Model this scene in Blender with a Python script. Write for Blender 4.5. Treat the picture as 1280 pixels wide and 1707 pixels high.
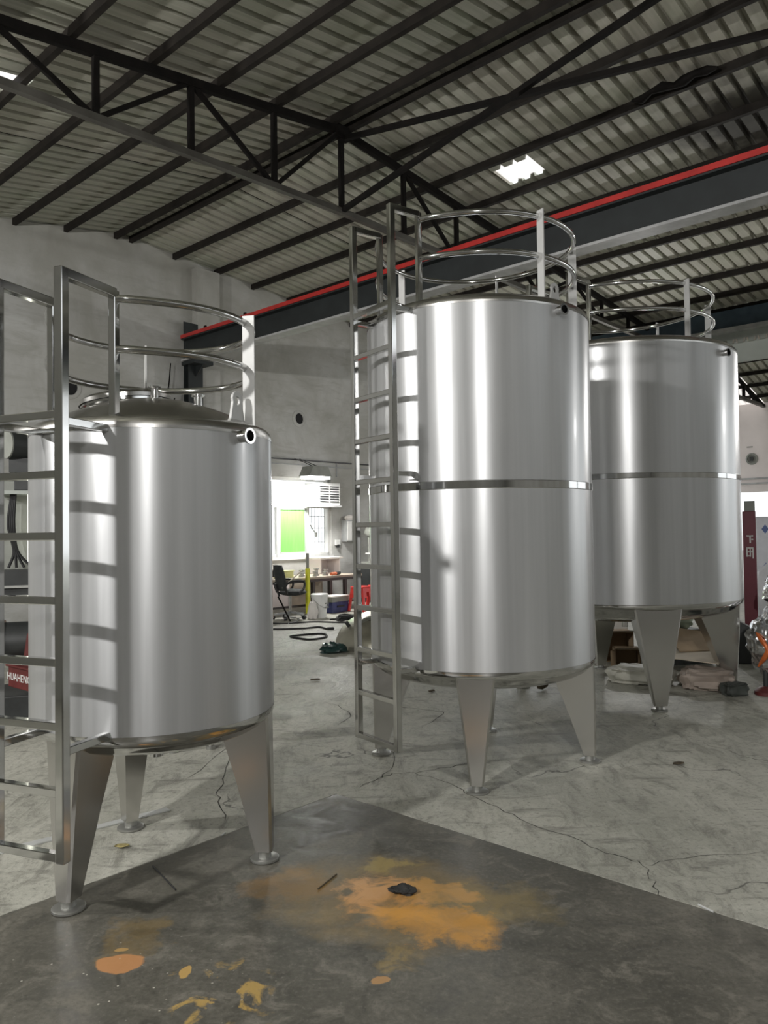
import bpy, bmesh, math, random
from mathutils import Vector, Matrix
random.seed(7)
R = math.radians
D = bpy.data
C = bpy.context.scene.collection
for o in list(D.objects): D.objects.remove(o)
SC = bpy.context.scene

# ------------------------------------------------------------------ camera
def setup_camera():
    f, pitch, roll = 1281.5, R(1.47), R(.8)
    fw = Vector((0, math.cos(pitch), math.sin(pitch))); up = Vector((0, -math.sin(pitch), math.cos(pitch))); rt = Vector((1, 0, 0))
    r2 = rt*math.cos(roll)-up*math.sin(roll); u2 = up*math.cos(roll)+rt*math.sin(roll)
    cam = D.cameras.new('camera'); o = D.objects.new('camera', cam); C.objects.link(o)
    cam.sensor_fit = 'VERTICAL'; cam.sensor_height = 36; cam.lens = 36*f/1707; cam.clip_start = .05; cam.clip_end = 300
    m = Matrix((r2, u2, -fw)).transposed().to_4x4(); m.translation = (0, 0, 1.5)
    o.matrix_world = m
    SC.camera = o
setup_camera()

# ------------------------------------------------------------------ building frame: u to the right along the gable wall, v out from it
A = R(47.76)
O = Vector((-4.372, 12.946, 0))
D1 = Vector((-math.sin(A), math.cos(A), 0)); D2 = Vector((math.cos(A), math.sin(A), 0))
def W(u, v, z=0): return O+D2*u-D1*v+Vector((0, 0, z))

# ------------------------------------------------------------------ world, lamps, exposure
w = D.worlds.new('overcast'); SC.world = w; w.use_nodes = True
bg = w.node_tree.nodes['Background']; bg.inputs[0].default_value = (.94, .98, 1, 1); bg.inputs[1].default_value = 1.7
SC.view_settings.view_transform = 'Standard'; SC.view_settings.look = 'None'
SC.view_settings.exposure = 0.0; SC.view_settings.gamma = 1
SC.view_settings.use_curve_mapping = False
def area(name, loc, target, size, power, col=(1, 1, 1), sy=None):
    l = D.lights.new(name, 'AREA'); l.size = size; l.energy = power; l.color = col
    if sy: l.shape = 'RECTANGLE'; l.size_y = sy
    o = D.objects.new(name, l); C.objects.link(o); o.location = loc
    o.rotation_euler = (Vector(target)-Vector(loc)).to_track_quat('-Z', 'Y').to_euler()
    return o
# LED floodlights on the side columns (their housings are built further down)
LAMPS = [(-9.3, 4.8), (-9.3, 9.6), (-9.3, 14.5), (8.75, 16.6), (8.75, 10.4), (8.75, 5.27)]
for lu, lv in LAMPS:
    area('floodlight_led', W(lu, lv, 3.8), W(0, lv, 3.2), .22, 235 if lu < 0 else 70, (1, .985, .96), .18)

# ------------------------------------------------------------------ mesh helper
class M:
    def __init__(s): s.v = []; s.f = []
    def add(s, vs, fs, m=None):
        b = len(s.v)
        s.v += [tuple(m @ Vector(p)) if m else tuple(p) for p in vs]; s.f += [tuple(b+i for i in f) for f in fs]; return s
    def box(s, c, d, rz=0, m=None):
        x, y, z = d[0]/2, d[1]/2, d[2]/2
        T = Matrix.Translation(c) @ Matrix.Rotation(rz, 4, 'Z')
        if m: T = m @ T
        return s.add([(-x,-y,-z),(x,-y,-z),(x,y,-z),(-x,y,-z),(-x,-y,z),(x,-y,z),(x,y,z),(-x,y,z)],
            [(3,2,1,0),(4,5,6,7),(0,1,5,4),(1,2,6,5),(2,3,7,6),(3,0,4,7)], T)
    def rng(s, a, b): return s.box([(a[i]+b[i])/2 for i in range(3)], [abs(b[i]-a[i]) for i in range(3)])
    def bar(s, p, q, wd, h, side=None):           # rectangular bar p->q; wd across (horizontal), h up
        p, q = Vector(p), Vector(q); d = (q-p).normalized()
        sd = Vector(side) if side else d.cross(Vector((0, 0, 1)))
        if sd.length < 1e-4: sd = Vector((1, 0, 0))
        sd = (sd-d*sd.dot(d)).normalized(); u = d.cross(sd)
        a, b = sd*wd/2, u*h/2
        vs = [p-a-b, p+a-b, p+a+b, p-a+b, q-a-b, q+a-b, q+a+b, q-a+b]
        return s.add(vs, [(0,1,2,3),(7,6,5,4),(0,4,5,1),(1,5,6,2),(2,6,7,3),(3,7,4,0)])
    def tube(s, pts, r, n=10, closed=False, rs=None):
        pts = [Vector(p) for p in pts]; N = len(pts); vs = []; pu = None
        for i, p in enumerate(pts):
            if closed: d = pts[(i+1) % N]-pts[i-1]
            else: d = pts[min(i+1, N-1)]-pts[max(i-1, 0)]
            d.normalize()
            u = (pu-d*pu.dot(d)) if pu else d.orthogonal()
            u.normalize(); pu = u; x = d.cross(u); rr = rs[i] if rs else r
            vs += [p+(u*math.cos(2*math.pi*k/n)+x*math.sin(2*math.pi*k/n))*rr for k in range(n)]
        fs = []
        for i in range(N if closed else N-1):
            a, b = i*n, ((i+1) % N)*n
            fs += [(a+k, a+(k+1) % n, b+(k+1) % n, b+k) for k in range(n)]
        if not closed: fs += [tuple(range(n-1, -1, -1)), tuple((N-1)*n+k for k in range(n))]
        return s.add(vs, fs)
    def lathe(s, prof, n=32, m=None, cap=False):
        vs = []; fs = []
        for r, z in prof: vs += [(max(r, 1e-4)*math.cos(2*math.pi*k/n), max(r, 1e-4)*math.sin(2*math.pi*k/n), z) for k in range(n)]
        for i in range(len(prof)-1):
            a, b = i*n, (i+1)*n
            fs += [(a+k, a+(k+1) % n, b+(k+1) % n, b+k) for k in range(n)]
        if cap: fs += [tuple(range(n-1, -1, -1)), tuple((len(prof)-1)*n+k for k in range(n))]
        return s.add(vs, fs, m)
    def cyl(s, p, q, r, n=20):
        p, q = Vector(p), Vector(q); d = q-p
        m = Matrix.Translation(p) @ d.to_track_quat('Z', 'Y').to_matrix().to_4x4()
        return s.lathe([(r, 0), (r, d.length)], n, m, True)
    def prism(s, poly, z0, z1, m=None):
        n = len(poly)
        return s.add([(x, y, z0) for x, y in poly]+[(x, y, z1) for x, y in poly],
            [tuple(range(n-1, -1, -1)), tuple(range(n, 2*n))]+[(i, (i+1) % n, n+(i+1) % n, n+i) for i in range(n)], m)
    def blob(s, c, r, seed=0, amp=.12, nu=18, nv=12, flat=None, sc=2.2, sq=1):
        from mathutils import noise
        vs = []; fs = []
        for j in range(nv+1):
            t = math.pi*j/nv
            for i in range(nu):
                p = 2*math.pi*i/nu
                d = Vector((math.sin(t)*math.cos(p), math.sin(t)*math.sin(p), math.cos(t)))
                k = 1+amp*noise.noise(d*sc+Vector((seed*7.1, seed*3.3, 0)))+amp*.5*noise.noise(d*sc*2.7+Vector((seed, 9, 1)))
                if sq != 1: e = Vector([math.copysign(abs(x_)**sq, x_) for x_ in d])
                else: e = d
                z = e.z*r[2]*k
                if flat is not None and c[2]+z < flat: z = flat-c[2]
                vs.append((c[0]+e.x*r[0]*k, c[1]+e.y*r[1]*k, c[2]+z))
        for j in range(nv):
            for i in range(nu): fs.append((j*nu+i, (j+1)*nu+i, (j+1)*nu+(i+1) % nu, j*nu+(i+1) % nu))
        return s.add(vs, fs)
    def mesh(s, name, mat, smooth=False):
        me = D.meshes.new(name); me.from_pydata(s.v, [], s.f)
        bm = bmesh.new(); bm.from_mesh(me); bmesh.ops.recalc_face_normals(bm, faces=bm.faces); bm.to_mesh(me); bm.free()
        me.materials.append(MAT[mat])
        if smooth:
            for p in me.polygons: p.use_smooth = True
            me.set_sharp_from_angle(angle=R(40))
        return me
    def build(s, name, mat, parent=None, smooth=False, bevel=0):
        o = D.objects.new(name, s.mesh(name, mat, smooth)); C.objects.link(o)
        if parent: o.parent = parent
        if bevel:
            b = o.modifiers.new('bevel', 'BEVEL'); b.width = bevel; b.segments = 2; b.limit_method = 'ANGLE'
        return o
def tag(o, label=None, cat=None, group=None, kind=None):
    if label: o['label'] = label
    if cat: o['category'] = cat
    if group: o['group'] = group
    if kind: o['kind'] = kind
    return o
def empty(name, loc=(0, 0, 0), rz=0, **k):
    o = D.objects.new(name, None); C.objects.link(o); o.location = loc; o.rotation_euler = (0, 0, rz); o.empty_display_size = .1
    return tag(o, **k)
def inst(src, name, parent, loc=None, rot=None):
    o = D.objects.new(name, src.data); C.objects.link(o); o.parent = parent
    if loc is not None: o.location = loc
    if rot is not None: o.rotation_euler = rot
    return o
def spline(pts, k=6):
    P = [Vector(p) for p in pts]; P = [P[0]*2-P[1]]+P+[P[-1]*2-P[-2]]; out = []
    for i in range(1, len(P)-2):
        for j in range(k):
            t = j/k; a, b, c, d = P[i-1], P[i], P[i+1], P[i+2]
            out.append(.5*((2*b)+(c-a)*t+(2*a-5*b+4*c-d)*t*t+(3*b-a-3*c+d)*t**3))
    out.append(P[-2]); return out
def text_mesh(body, size, name, mat, parent, m, extrude=.002, sx=1):
    cu = D.curves.new('lettering', 'FONT'); cu.body = body; cu.size = size; cu.extrude = extrude; cu.align_x = 'CENTER'; cu.align_y = 'CENTER'; cu.resolution_u = 2
    t = D.objects.new('tmp', cu); C.objects.link(t)
    me = D.meshes.new_from_object(t.evaluated_get(bpy.context.evaluated_depsgraph_get())); D.objects.remove(t)
    me.transform(m @ Matrix.Diagonal((sx, 1, 1, 1))); me.materials.clear(); me.materials.append(MAT[mat])
    o = D.objects.new(name, me); C.objects.link(o); o.parent = parent; return o

# ------------------------------------------------------------------ materials
MAT = {}
def nodes(name):
    m = D.materials.new(name); m.use_nodes = True; MAT[name] = m
    nt = m.node_tree; return m, nt, nt.nodes['Principled BSDF']
def N(nt, t, **k):
    n = nt.nodes.new(t)
    for a, b in k.items():
        if a == 'ins':
            for i, val in b.items():
                if hasattr(val, 'is_linked') or isinstance(val, bpy.types.NodeSocket): nt.links.new(val, n.inputs[i])
                else: n.inputs[i].default_value = val
        else: setattr(n, a, b)
    return n
def math_(nt, op, a, b=None, c=None, clamp=False):
    ins = {0: a}
    if b is not None: ins[1] = b
    if c is not None: ins[2] = c
    return N(nt, 'ShaderNodeMath', operation=op, use_clamp=clamp, ins=ins).outputs[0]
def mix(nt, fac, a, b):
    n = N(nt, 'ShaderNodeMix', data_type='RGBA')
    for s_, v_ in ((0, fac), (6, a), (7, b)):
        if isinstance(v_, bpy.types.NodeSocket): nt.links.new(v_, n.inputs[s_])
        else: n.inputs[s_].default_value = v_ if s_ == 0 else (*v_[:3], 1)
    return n.outputs[2]
def ramp(nt, fac, lo, hi): return N(nt, 'ShaderNodeMapRange', ins={0: fac, 1: lo, 2: hi, 3: 0., 4: 1.}).outputs[0]
def noise(nt, vec, scale, detail=4, rough=.55, dist=0): return N(nt, 'ShaderNodeTexNoise', ins={'Vector': vec, 'Scale': scale, 'Detail': detail, 'Roughness': rough, 'Distortion': dist}).outputs[0]
def mat(name, col, rough=.5, metal=0, var=.15, scale=6., bump=0, stretch=(1, 1, 1), emit=None, col2=None, rvar=0):
    m, nt, b = nodes(name)
    tc = N(nt, 'ShaderNodeTexCoord').outputs['Object']
    mp = N(nt, 'ShaderNodeMapping', ins={'Vector': tc, 'Scale': stretch}).outputs[0]
    nz = noise(nt, mp, scale)
    f = ramp(nt, nz, .3, .7)
    c2 = col2 or tuple(x*(1-2*var) for x in col)
    nt.links.new(mix(nt, f, c2, col), b.inputs['Base Color'])
    b.inputs['Metallic'].default_value = metal; b.inputs['Roughness'].default_value = rough
    if rvar: nt.links.new(N(nt, 'ShaderNodeMapRange', ins={0: nz, 1: .3, 2: .7, 3: rough-rvar, 4: rough+rvar}).outputs[0], b.inputs['Roughness'])
    if bump:
        bn = N(nt, 'ShaderNodeBump', ins={'Strength': bump, 'Distance': .02, 'Height': nz}); nt.links.new(bn.outputs[0], b.inputs['Normal'])
    if emit: b.inputs['Emission Color'].default_value = (*emit[0], 1); b.inputs['Emission Strength'].default_value = emit[1]
    return m
def steel_film():
    m, nt, b = nodes('steel_film')
    tc = N(nt, 'ShaderNodeTexCoord').outputs['Object']
    mp = N(nt, 'ShaderNodeMapping', ins={'Vector': tc, 'Scale': (5, 5, .12)}).outputs[0]
    nz = noise(nt, mp, 3, 5); mp2 = N(nt, 'ShaderNodeMapping', ins={'Vector': tc, 'Scale': (1.5, 1.5, .5)}).outputs[0]
    f = ramp(nt, nz, .3, .7)
    nt.links.new(mix(nt, f, (.43, .435, .44), (.52, .525, .53)), b.inputs['Base Color'])
    b.inputs['Metallic'].default_value = .58
    b.inputs['Coat Weight'].default_value = .22; b.inputs['Coat Roughness'].default_value = .13
    nt.links.new(N(nt, 'ShaderNodeMapRange', ins={0: nz, 1: .3, 2: .7, 3: .31, 4: .38}).outputs[0], b.inputs['Roughness'])
    b.inputs['Anisotropic'].default_value = .75; b.inputs['Anisotropic Rotation'].default_value = .25
    tg = N(nt, 'ShaderNodeTangent', direction_type='RADIAL', axis='Z'); nt.links.new(tg.outputs[0], b.inputs['Tangent'])
    bn = N(nt, 'ShaderNodeBump', ins={'Strength': .05, 'Distance': .02, 'Height': noise(nt, mp2, 2.5, 2)}); nt.links.new(bn.outputs[0], b.inputs['Normal'])
steel_film()
mat('steel_polished', (.62, .62, .61), .09, 1, .03, 4)
mat('steel_satin', (.6, .59, .57), .24, 1, .03, 3)
mat('steel_foot', (.42, .42, .4), .42, .85, .06, 20)
mat('rail_flat', (.5, .5, .49), .6, .35, .05, 12)
mat('black_steel', (.006, .0055, .005), .8, 0, .3, 8, col2=(.011, .009, .008)).node_tree.nodes['Principled BSDF'].inputs['Specular IOR Level'].default_value = .15
mat('purlin_steel', (.026, .022, .018), .75, 0, .3, 4, col2=(.012, .01, .009)).node_tree.nodes['Principled BSDF'].inputs['Specular IOR Level'].default_value = .2
mat('chord_steel', (.13, .125, .11), .5, .2, .3, 3, col2=(.06, .055, .048))
mat('crane_web', (.022, .027, .028), .6, 0, .2, 3)
mat('crane_flange', (.5, .5, .5), .5, 0, .2, 4)
mat('crane_red', (.55, .035, .03), .45, 0, .15, 4)
mat('blue_beam', (.1, .15, .2), .5, 0, .25, 2)
mat('fascia', (.42, .45, .42), .7, 0, .08, 2)
mat('white_paint', (.75, .75, .73), .5, 0, .05, 5)
mat('white_plastic', (.78, .78, .76), .4, 0, .06, 8)
mat('grey_plastic', (.35, .36, .36), .5, 0, .1, 8)
mat('black_plastic', (.02, .02, .022), .45, 0, .2, 12)
mat('black_rubber', (.015, .015, .016), .7, 0, .2, 20)
mat('dark_interior', (.012, .012, .013), .8)
mat('red_plastic', (.75, .05, .045), .35, 0, .1, 8)
mat('maroon_paint', (.17, .018, .035), .45, 0, .12, 4)
mat('machine_red', (.16, .03, .028), .5, 0, .25, 6)
mat('machine_dark', (.035, .038, .038), .5, 0, .25, 6)
mat('machine_grey', (.3, .31, .28), .6, 0, .15, 5)
mat('brown_rim', (.28, .17, .11), .6, 0, .15, 6)
mat('yellow_paint', (.72, .72, .04), .45, 0, .08, 10)
mat('pale_yellow', (.75, .75, .35), .6, 0, .1, 10)
mat('blue_box', (.05, .06, .2), .5, 0, .25, 9)
mat('orange_plastic', (.8, .2, .08), .5)
mat('cardboard', (.4, .29, .18), .8, 0, .12, 5, bump=.1)
mat('cardboard_pale', (.55, .48, .38), .8, 0, .1, 5, bump=.1)
mat('paper_white', (.78, .74, .7), .8, 0, .06, 6)
mat('sack_white', (.5, .49, .42), .55, 0, .18, 5, bump=.5)
mat('sack_beige', (.42, .35, .3), .7, 0, .12, 6, bump=.3)
mat('sack_dark', (.09, .1, .09), .6, 0, .3, 8, bump=.4)
mat('bag_green', (.4, .45, .33), .5, 0, .2, 8, bump=.4)
mat('green_film', (.03, .07, .065), .3, 0, .3, 12, bump=.4)
mat('green_panel', (.2, .62, .12), .5, 0, .12, 5, stretch=(6, 6, .4))
mat('wood_bench', (.42, .36, .29), .6, 0, .15, 4, stretch=(1, 6, 1))
mat('dark_leg', (.04, .03, .028), .5)
mat('fabric_black', (.035, .04, .04), .85, 0, .2, 20)
mat('leaf_yellow', (.5, .42, .18), .7, 0, .2, 30)
mat('leaf_brown', (.13, .1, .06), .8, 0, .3, 30)
mat('rag_dark', (.05, .05, .048), .9, 0, .4, 25, bump=.5)
mat('crack', (.045, .043, .038), 1)
mat('strip_light', (.68, .69, .68), .4, .3, .05, 6)
mat('lens_light', (1, 1, 1), .5, emit=((1, .98, .95), 14))
mat('tube_light', (1, 1, .9), .5, emit=((1, 1, .85), 3))
mat('pvc_print', (.72, .73, .78), .5, 0, .06, 8)
mat('print_blue', (.12, .18, .42), .5)
mat('foil_orange', (.65, .16, .04), .4, .3, .2, 14)
mat('dish_steel', (.5, .48, .4), .35, .75, .12, 4, rvar=.06)
mat('pink_wall', (.84, .77, .75), .85, 0, .06, 1.2)
def foil():
    m, nt, b = nodes('foil'); tc = N(nt, 'ShaderNodeTexCoord').outputs['Object']
    nz = N(nt, 'ShaderNodeTexVoronoi', ins={'Vector': tc, 'Scale': 16.}).outputs['Distance']
    b.inputs['Base Color'].default_value = (.75, .76, .78, 1); b.inputs['Metallic'].default_value = 1; b.inputs['Roughness'].default_value = .22
    bn = N(nt, 'ShaderNodeBump', ins={'Strength': .5, 'Distance': .03, 'Height': nz}); nt.links.new(bn.outputs[0], b.inputs['Normal'])
foil()
def glass():
    m, nt, b = nodes('window_glass'); b.inputs['Base Color'].default_value = (.9, .95, .93, 1); b.inputs['Roughness'].default_value = .1
    b.inputs['Transmission Weight'].default_value = 0; b.inputs['Alpha'].default_value = .3
glass()
def skylight():
    m, nt, b = nodes('skylight'); nt.nodes.remove(b)
    t = N(nt, 'ShaderNodeBsdfTranslucent', ins={0: (.9, .84, .8, 1)}); d = N(nt, 'ShaderNodeBsdfDiffuse', ins={0: (.8, .75, .7, 1)})
    mx = N(nt, 'ShaderNodeMixShader', ins={0: .15, 1: t.outputs[0], 2: d.outputs[0]})
    nt.links.new(mx.outputs[0], nt.nodes['Material Output'].inputs[0])
skylight()
def roof_mat():
    m, nt, b = nodes('roof_sheet')
    tc = N(nt, 'ShaderNodeTexCoord').outputs['Object']; rnd = N(nt, 'ShaderNodeObjectInfo').outputs['Random']
    pos = N(nt, 'ShaderNodeNewGeometry').outputs['Position']
    mp = N(nt, 'ShaderNodeMapping', ins={'Vector': tc, 'Scale': (.5, 14, 1)}).outputs[0]
    f = ramp(nt, noise(nt, mp, 2, 4), .3, .7)
    c = mix(nt, f, (.33, .34, .275), (.46, .46, .395))
    c = mix(nt, math_(nt, 'MULTIPLY', rnd, .3), c, (.5, .42, .37))
    g = ramp(nt, noise(nt, pos, 1.1, 3), .5, .75)
    c = mix(nt, math_(nt, 'MULTIPLY', g, .35), c, (.33, .39, .26))
    # damp, rusted-through run beside the bird nest
    P = W(3.1, 9.15, 6.38)
    dv = N(nt, 'ShaderNodeVectorMath', operation='DISTANCE', ins={0: pos, 1: tuple(P)}).outputs['Value']
    dv = math_(nt, 'ADD', dv, math_(nt, 'MULTIPLY', noise(nt, pos, 3, 3), .9))
    c = mix(nt, math_(nt, 'MULTIPLY', ramp(nt, dv, 1.6, .95), .93), c, (.03, .026, .022))
    nt.links.new(c, b.inputs['Base Color']); b.inputs['Roughness'].default_value = .62
roof_mat()
def plaster():
    m, nt, b = nodes('plaster')
    pos = N(nt, 'ShaderNodeNewGeometry').outputs['Position']
    f = ramp(nt, noise(nt, pos, .75, 6, .65, .5), .38, .62)
    c = mix(nt, f, (.41, .405, .375), (.56, .56, .545))
    zz = N(nt, 'ShaderNodeSeparateXYZ', ins={0: pos}).outputs[2]
    g = ramp(nt, math_(nt, 'ADD', zz, math_(nt, 'MULTIPLY', noise(nt, pos, 1.3, 4), 1.6)), 6.2, 7.2)
    c = mix(nt, math_(nt, 'MULTIPLY', g, .55), c, (.3, .29, .25))
    mp = N(nt, 'ShaderNodeMapping', ins={'Vector': pos, 'Scale': (.6, .6, 3)}).outputs[0]
    c = mix(nt, math_(nt, 'MULTIPLY', ramp(nt, noise(nt, mp, 2.2, 6, .7, .9), .5, .7), .6), c, (.35, .345, .315))
    nt.links.new(c, b.inputs['Base Color']); b.inputs['Roughness'].default_value = .9
    bn = N(nt, 'ShaderNodeBump', ins={'Strength': .25, 'Distance': .02, 'Height': noise(nt, pos, 5, 5)}); nt.links.new(bn.outputs[0], b.inputs['Normal'])
plaster()
def floor_mat():
    m, nt, b = nodes('concrete')
    pos = N(nt, 'ShaderNodeNewGeometry').outputs['Position']
    mp = N(nt, 'ShaderNodeMapping', ins={'Vector': pos, 'Rotation': (0, 0, R(42)), 'Scale': (1.3, .6, 1)}).outputs[0]
    n1 = noise(nt, pos, .7, 5, .6, .4); n2 = noise(nt, mp, 5, 6, .7, 1.2); n3 = noise(nt, pos, 32, 4, .7)
    c = mix(nt, ramp(nt, n1, .33, .68), (.31, .312, .265), (.51, .5, .44))
    c = mix(nt, math_(nt, 'MULTIPLY', ramp(nt, n2, .5, .66), .7), c, (.17, .165, .14))
    c = mix(nt, math_(nt, 'MULTIPLY', ramp(nt, n2, .46, .3), .55), c, (.56, .55, .49))
    c = mix(nt, math_(nt, 'MULTIPLY', ramp(nt, n3, .52, .66), .55), c, (.16, .155, .135))
    n5 = noise(nt, pos, 95, 3, .7)
    c = mix(nt, math_(nt, 'MULTIPLY', ramp(nt, n5, .5, .7), .35), c, (.6, .58, .52))
    mq = N(nt, 'ShaderNodeMapping', ins={'Vector': pos, 'Rotation': (0, 0, R(-20)), 'Scale': (.5, 2.2, 1)}).outputs[0]
    c = mix(nt, math_(nt, 'MULTIPLY', ramp(nt, noise(nt, mq, 3.5, 6, .7, .3), .57, .66), .55), c, (.13, .125, .108))
    # hairline cracks
    wp = N(nt, 'ShaderNodeVectorMath', operation='MULTIPLY_ADD', ins={0: N(nt, 'ShaderNodeTexNoise', ins={'Vector': pos, 'Scale': 1.8, 'Detail': 5.}).outputs[1], 1: (.7, .7, .7), 2: pos}).outputs[0]
    vd = N(nt, 'ShaderNodeTexVoronoi', feature='DISTANCE_TO_EDGE', ins={'Vector': wp, 'Scale': .75}).outputs['Distance']
    k = math_(nt, 'MULTIPLY', ramp(nt, vd, .006, .0015), ramp(nt, noise(nt, pos, .9, 2), .5, .56))
    c = mix(nt, math_(nt, 'MULTIPLY', k, .8), c, (.07, .068, .06))
    nt.links.new(c, b.inputs['Base Color'])
    nt.links.new(N(nt, 'ShaderNodeMapRange', ins={0: n1, 1: .3, 2: .7, 3: .42, 4: .7}).outputs[0], b.inputs['Roughness'])
    bn = N(nt, 'ShaderNodeBump', ins={'Strength': .5, 'Distance': .015, 'Height': math_(nt, 'ADD', n2, math_(nt, 'MULTIPLY', n3, .4))}); nt.links.new(bn.outputs[0], b.inputs['Normal'])
floor_mat()
def slab_mat():
    m, nt, b = nodes('painted_slab')
    pos = N(nt, 'ShaderNodeNewGeometry').outputs['Position']
    n1 = noise(nt, pos, 1.1, 5, .6, .5); n2 = noise(nt, pos, 7, 6, .68, .9)
    c = mix(nt, ramp(nt, n1, .35, .68), (.07, .067, .054), (.135, .128, .106))
    c = mix(nt, math_(nt, 'MULTIPLY', ramp(nt, n2, .52, .66), .6), c, (.22, .205, .172))
    c = mix(nt, math_(nt, 'MULTIPLY', ramp(nt, n2, .47, .32), .6), c, (.042, .041, .035))
    wob = N(nt, 'ShaderNodeVectorMath', operation='MULTIPLY_ADD', ins={0: N(nt, 'ShaderNodeTexNoise', ins={'Vector': pos, 'Scale': 5., 'Detail': 8., 'Roughness': .68}).outputs[1], 1: (.44, .44, 0), 2: pos}).outputs[0]
    wob = N(nt, 'ShaderNodeVectorMath', operation='SUBTRACT', ins={0: wob, 1: (.22, .22, 0)}).outputs[0]
    wob2 = N(nt, 'ShaderNodeVectorMath', operation='MULTIPLY_ADD', ins={0: N(nt, 'ShaderNodeTexNoise', ins={'Vector': pos, 'Scale': 9., 'Detail': 3.}).outputs[1], 1: (.07, .07, 0), 2: pos}).outputs[0]
    wob2 = N(nt, 'ShaderNodeVectorMath', operation='SUBTRACT', ins={0: wob2, 1: (.035, .035, 0)}).outputs[0]
    def ell(vec, x, y, rx, ry, rot=0, soft=.35):
        s = N(nt, 'ShaderNodeVectorMath', operation='SUBTRACT', ins={0: vec, 1: (x, y, 0)}).outputs[0]
        q = N(nt, 'ShaderNodeMapping', vector_type='POINT', ins={'Vector': s, 'Rotation': (0, 0, -rot)}).outputs[0]
        q = N(nt, 'ShaderNodeVectorMath', operation='MULTIPLY', ins={0: q, 1: (1/rx, 1/ry, 0)}).outputs[0]
        return ramp(nt, N(nt, 'ShaderNodeVectorMath', operation='LENGTH', ins={0: q}).outputs['Value'], 1.0, 1-soft)
    n4 = noise(nt, pos, 6.5, 5, .65, .8)
    n6 = noise(nt, pos, 48, 4, .7)
    c = mix(nt, math_(nt, 'MULTIPLY', ramp(nt, n6, .5, .68), .5), c, (.05, .047, .038))
    c = mix(nt, math_(nt, 'MULTIPLY', ramp(nt, n6, .46, .3), .35), c, (.22, .21, .18))
    # broad ochre film, then the strong orange tongues, then small flakes
    for (x, y, rx, ry, rot, a, col, br) in [
        (.0, 3.2, .55, .42, -.3, .55, (.25, .17, .06), 0), (-.42, 3.32, .22, .17, 0, .6, (.26, .15, .05), 0), (.36, 3.12, .3, .25, 0, .5, (.27, .2, .07), 0),
        (-.0, 3.18, .26, .2, -.6, .95, (.58, .3, .1), 1), (.18, 2.97, .3, .13, -.25, .95, (.55, .27, .05), 0), (.2, 3.24, .2, .1, -.3, .85, (.5, .27, .07), 0), (-.08, 3.3, .16, .14, .2, .85, (.6, .33, .14), 1),
        (-.02, 3.5, .16, .08, 0, .6, (.4, .3, .1), 1), (.06, 2.75, .13, .1, 0, .45, (.36, .25, .08), 1),
        (-.95, 2.9, .11, .2, .2, .45, (.24, .16, .05), 0), (-.56, 2.52, .18, .2, .5, .75, (.5, .33, .09), 2)]:
        e = math_(nt, 'MULTIPLY', ell(wob, x, y, rx*1.05, ry*1.05, rot, .35), math_(nt, 'MULTIPLY_ADD', ramp(nt, n4, .3, .55), .55, .45))
        if br == 1: e = math_(nt, 'MULTIPLY', e, ramp(nt, n4, .4, .56))
        if br == 2: e = math_(nt, 'MULTIPLY', e, ramp(nt, n4, .54, .6))
        c = mix(nt, math_(nt, 'MULTIPLY', e, a), c, col)
    for (x, y, rx, ry, col) in [(-.95, 2.735, .083, .058, (.52, .25, .1)), (-.975, 2.83, .03, .018, (.45, .28, .1)), (-.042, 2.609, .034, .025, (.42, .24, .1)), (-.706, 2.67, .026, .04, (.5, .32, .1))]:
        c = mix(nt, math_(nt, 'MULTIPLY', ell(wob2, x, y, rx, ry, 0, .12), .9), c, col)
    # pale splashes near the tank leg
    sp = N(nt, 'ShaderNodeTexVoronoi', ins={'Vector': pos, 'Scale': 26.}).outputs['Distance']
    k = math_(nt, 'MULTIPLY', ramp(nt, sp, .12, .08), ell(wob, -.95, 2.55, .65, .5, 0, .8))
    k = math_(nt, 'MULTIPLY', k, ramp(nt, noise(nt, pos, 17, 1), .5, .54))
    c = mix(nt, math_(nt, 'MULTIPLY', k, .85), c, (.6, .58, .5))
    nt.links.new(c, b.inputs['Base Color'])
    nt.links.new(N(nt, 'ShaderNodeMapRange', ins={0: n2, 1: .3, 2: .7, 3: .3, 4: .55}).outputs[0], b.inputs['Roughness'])
    bn = N(nt, 'ShaderNodeBump', ins={'Strength': .12, 'Distance': .01, 'Height': n2}); nt.links.new(bn.outputs[0], b.inputs['Normal'])
slab_mat()

# ------------------------------------------------------------------ floor (building-frame empties: local x = u, local y = -v)
def frame(name, **k): return empty(name, O, A, **k)
SU, SV, G = -3.55, 8.73, .007
fl = M()
def flat(m, u0, u1, v0, v1, z): m.rng((u0, -v0, z-.15), (u1, -v1, z))
flat(fl, -45, 45, -25, SV-G, 0); flat(fl, SU+G, 45, SV-G, 45, 0)
fo = fl.build('floor', 'concrete'); fo.location = O; fo.rotation_euler = (0, 0, A); tag(fo, 'cracked pale grey concrete floor around the tanks', kind='structure')
sl = M(); flat(sl, -45, SU, SV, 45, 0)
so = sl.build('floor', 'painted_slab'); so.location = O; so.rotation_euler = (0, 0, A); tag(so, 'darker stained floor slab in the foreground with orange spill', kind='structure')
jb = M().box((0, 0, -.1), (60, 60, .1)).build('joint_bed', 'crack', fo)
inv = (Matrix.Translation(O) @ Matrix.Rotation(A, 4, 'Z')).inverted()
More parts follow.
